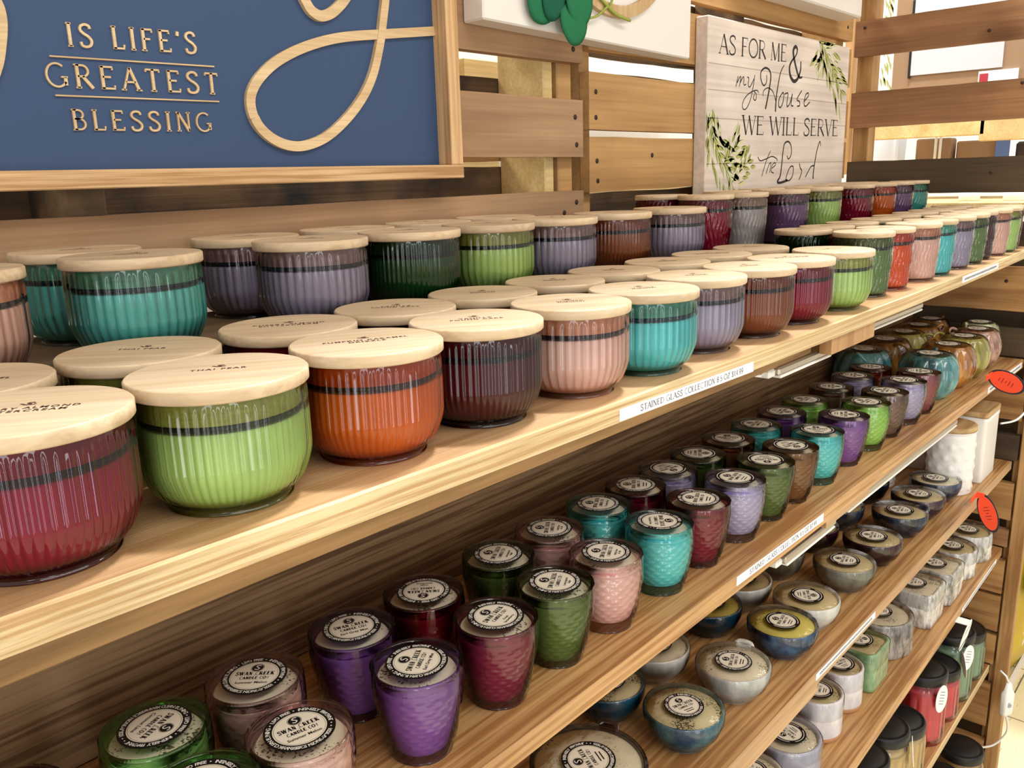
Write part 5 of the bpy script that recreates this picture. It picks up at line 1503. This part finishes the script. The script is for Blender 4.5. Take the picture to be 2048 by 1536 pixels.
wobbler('orange oval tag sticking out from the second shelf edge beside the amber pumpkin', (1.75, .372, -.3885), (1.75, .3165, -.4095), .036, .02, .3705)
wobbler('orange oval tag hanging from the third shelf edge beside the white canister', (1.735, .3600, -.625), (1.735, .3345, -.690), .030, .02, .3705)
mb = MB(); f3 = lambda x, y, d: (x, .345 - .010 * (y + .87) / .06 - d, y)
n = 16; c = [(1.66 + .030 * cos(2 * pi * i / n), -.885 + .034 * sin(2 * pi * i / n)) for i in range(n)]
vs = [f3(*p, 0) for p in c] + [f3(*p, .0008) for p in c]
mb.add(vs, [tuple(range(n)), tuple(reversed(range(n, 2 * n)))] + [(i, n + i, n + (i + 1) % n, (i + 1) % n) for i in range(n)])
mb.box((1.648, .343, -.858), (1.672, .3655, -.8565)); mb.ribbon([(1.64, -.908), (1.68, -.902)], .006, f3, .001, 1)
for i in range(4): mb.ribbon([(1.645 + .008 * i, -.880 + .002 * i), (1.650 + .008 * i, -.872 + .002 * i)], .0016, f3, .001, 1)
tag(mb.build('price_tag', [M_TAGW, M_INK]), 'white curled price tag hanging from the fourth shelf edge over a black lid', 'tag')

# ------------------------------------------------------------------ yellow sack on the floor beyond the shelves
sk = thing('product_sack', 'big yellow and grey sack with white lettering standing on the floor beyond the post', 'sack', (3.06, .56, FLOOR))
mb = MB(); secs = []
for k, z, d in ((.90, .0, .085), (.98, .012, .11), (1, .10, .125), (1, .30, .13), (1, .46, .12), (.98, .545, .06), (.97, .575, .02)):
    n = 40; secs.append(([(.30 * k * max(-1, min(1, 1.18 * cos(2 * pi * i / n))), d * sin(2 * pi * i / n)) for i in range(n)], z))
loft(mb, secs); mb.build('sack_body', M_YEL, sk)
mb = MB(); sf = lambda x, y, d: (x, -.1345 - d, y)
mb.ribbon([(-.235 + .0, .34), (-.05, .38), (.16, .39)], [.10, .20, .22], sf, .001); mb.ribbon([(-.02, .12), (.26, .16)], [.08, .18], sf, .001); mb.build('printed_panel', M_GREYP, sk)
mb = MB(); sf2 = lambda x, y, d: (x, -.1358 - d, y)
roman(mb, 'CH', sf2, -.20, .395, .05, thick=.18, thin=.12, depth=.0005, x_end=.02, slope=.12); roman(mb, 'CA', sf2, -.225, .305, .05, thick=.18, thin=.12, depth=.0005, x_end=0, slope=.12)
for i in range(3): mb.ribbon([(-.27, .235 - .038 * i), (-.08, .305 - .038 * i)], .012, sf2, .0005)
mb.build('printed_lettering', M_SACKW, sk)
sk.rotation_euler = (0, 0, 0)
mb = MB(); mb.box((2.72, .50, FLOOR + .60), (3.35, .72, FLOOR + .78), bev=.01); mb.box((2.72, .495, FLOOR + .595), (3.35, .50, FLOOR + .63), 1)
tag(mb.build('product_box', [plain('box_pale_green', (176, 178, 130), .5), M_BLACKP]), 'pale green and black package stacked above the yellow sack', 'box')
mb = MB(); mb.box((2.70, .49, FLOOR + .578), (3.4, .75, FLOOR + .594), bev=.002)
tag(mb.build('display_shelf', M_POST), 'wooden shelf above the yellow sack beyond the post', 'shelf')
mb = MB(); mb.box((2.12, .440, FLOOR), (5.2, .452, FLOOR + .012)); tag(mb.build('trim_1', M_WHITE), kind='structure')

# ------------------------------------------------------------------ what shows through the slats: another display beyond
bx = thing('cardboard_box', 'brown cardboard box with a white panel seen through the end slats', 'box')
mb = MB(); mb.box((2.50, .42, .14), (2.56, .845, .52), bev=.003); mb.build('box_body', M_CARD, bx)
mb = MB(); mb.box((2.4955, .578, .232), (2.4995, .800, .42)); mb.build('white_panel', M_CARDW, bx)
mb = MB(); mb.box((2.4945, .797, .226), (2.4995, .803, .42)); mb.build('black_edge', M_BLACKP, bx)
mb = MB(); mb.box((2.4945, .540, .180), (2.4995, .630, .226)); mb.build('box_label', M_PAPER, bx)
mb = MB(); mb.box((2.4935, .607, .195), (2.4943, .627, .220)); mb.build('label_mark', M_RED, bx)
ls = thing('leaf_sign', 'white sign with green leaves seen through the end slats beside the cardboard box', 'sign')
mb = MB(); mb.box((2.52, .850, .17), (2.54, .905, .48), bev=.001); mb.build('sign_board', plain('bright_white_board', (240, 238, 232), .6), ls)
mb = MB(); lf = lambda u, v, d: (2.5195 - d, u, v); q = random.Random(2)
for i in range(34):
    u, v = q.uniform(.856, .885), q.uniform(.195, .45)
    mb.ribbon([(u, v), (u - .004, v - .010), (u - .006, v - .022)], [.0008, .0045, .0006], lf, .0003)
mb.build('painted_leaf', M_LEAFPAINT, ls)
mb = MB(); mb.box((2.50, .905, .196), (2.512, .940, .25), bev=.002); tag(mb.build('wall_plate', plain('bright_plate', (248, 250, 252), .4)), 'small white wall plate seen through the end slats', 'plate')
for k, (y0, y1, z0, z1, m_) in enumerate(((.930, .955, -.02, .50, M_POST), (.60, .93, .070, .112, M_PALE2), (.20, .612, .054, .112, M_PALE2))):
    mb = MB(); x0 = 2.48 if k else 2.44
    mb.box((x0, y0, z0), (x0 + .03, y1, z1), bev=.002)
    tag(mb.build('display_board', m_), ('upright pine board beyond the end slats', 'pale yellow pine board beyond the slats, left one', 'pale yellow pine board beyond the slats, right one')[k], 'board')
mb = MB(); loft(mb, [([(2.60 + p[1], .868 + p[0]) for p in rounded_sq(.060, .05, .006, 3)], -.092), ([(2.60 + p[1], .868 + p[0]) for p in rounded_sq(.072, .06, .006, 3)], .082)])
tag(mb.build('paper_bag', plain('bag_white', (226, 232, 244), .6)), 'white bag standing beyond the end slats under the pine board', 'bag')
mb = MB(); mb.box((2.60, .71, -.06), (2.66, .80, .07), bev=.004); tag(mb.build('storage_carton', M_CARD), 'tan carton beyond the end slats right of the white bag', 'carton')
for k in range(2):
    mb = MB(); mb.tube([(2.58, .742 - .012 * k, -.06), (2.58, .742 - .012 * k, .085)], .0035, 10)
    tag(mb.build('white_rod', M_LEDW), ('thin white upright rod beyond the slats, left of two', 'thin white upright rod beyond the slats, right of two')[k], 'rod')
mb = MB(); mb.box((2.62, .60, -.05), (2.70, .70, .06), bev=.004); tag(mb.build('storage_carton', M_CARD), 'brown carton beyond the end slats in the middle', 'carton')
mb = MB(); mb.box((2.60, .565, -.05), (2.605, .598, .06)); tag(mb.build('poster_strip', M_BLUEP), 'narrow blue poster beyond the end slats', 'poster')
mb = MB(); mb.box((2.62, .36, -.05), (2.72, .555, .052), bev=.006); tag(mb.build('dark_carton', M_DARK), 'dark goods box beyond the end slats at the right', 'box')
mb = MB(); mb.box((2.30, .10, -.115), (2.75, .96, -.092), bev=.002); tag(mb.build('display_shelf', M_PALE2), 'pale shelf beyond the end slats carrying bags and cartons', 'shelf')
for k, y in enumerate((.60, .50, .42)):
    mb = MB(); mb.lathe([(.005, 0), (.022, 0), (.024, .002), (.024, .034), (.020, .036), (.001, .036)], 32, c=(2.40, y, -.092))
    tag(mb.build('white_jar', plain('bright_plate', (248, 250, 252), .4)), 'small white jar beyond the end slats under the dark slat, %s' % ('left', 'middle', 'right')[k], 'jar')
# bright boards beyond the back wall, lit by the fill lamp added behind the wall
for k, (z0, z1, x0, x1) in enumerate(((.165, .27, .3, 1.14), (.02, .10, .3, 1.30), (-.12, -.02, .2, 2.2), (.14, .23, 1.25, 2.1))):
    mb = MB(); mb.box((x0, 1.18 + .02 * k, z0), (x1, 1.20 + .02 * k, z1), bev=.001)
    tag(mb.build('display_board', M_PALE2), 'pale pine board of the next aisle seen through the wall gaps, %s' % ('high left', 'middle', 'low', 'high right')[k], 'board')
mb = MB(); mb.box((.2, 1.30, -.3), (2.6, 1.32, .5)); tag(mb.build('white_backdrop', plain('bright_white_board', (240, 238, 232), .6)), 'white display panel of the next aisle behind the pallet wall', 'panel')

# ------------------------------------------------------------------ lift everything so that the floor is at zero
for o in SC.objects:
    if o.parent is None:
        o.location.z += EYE
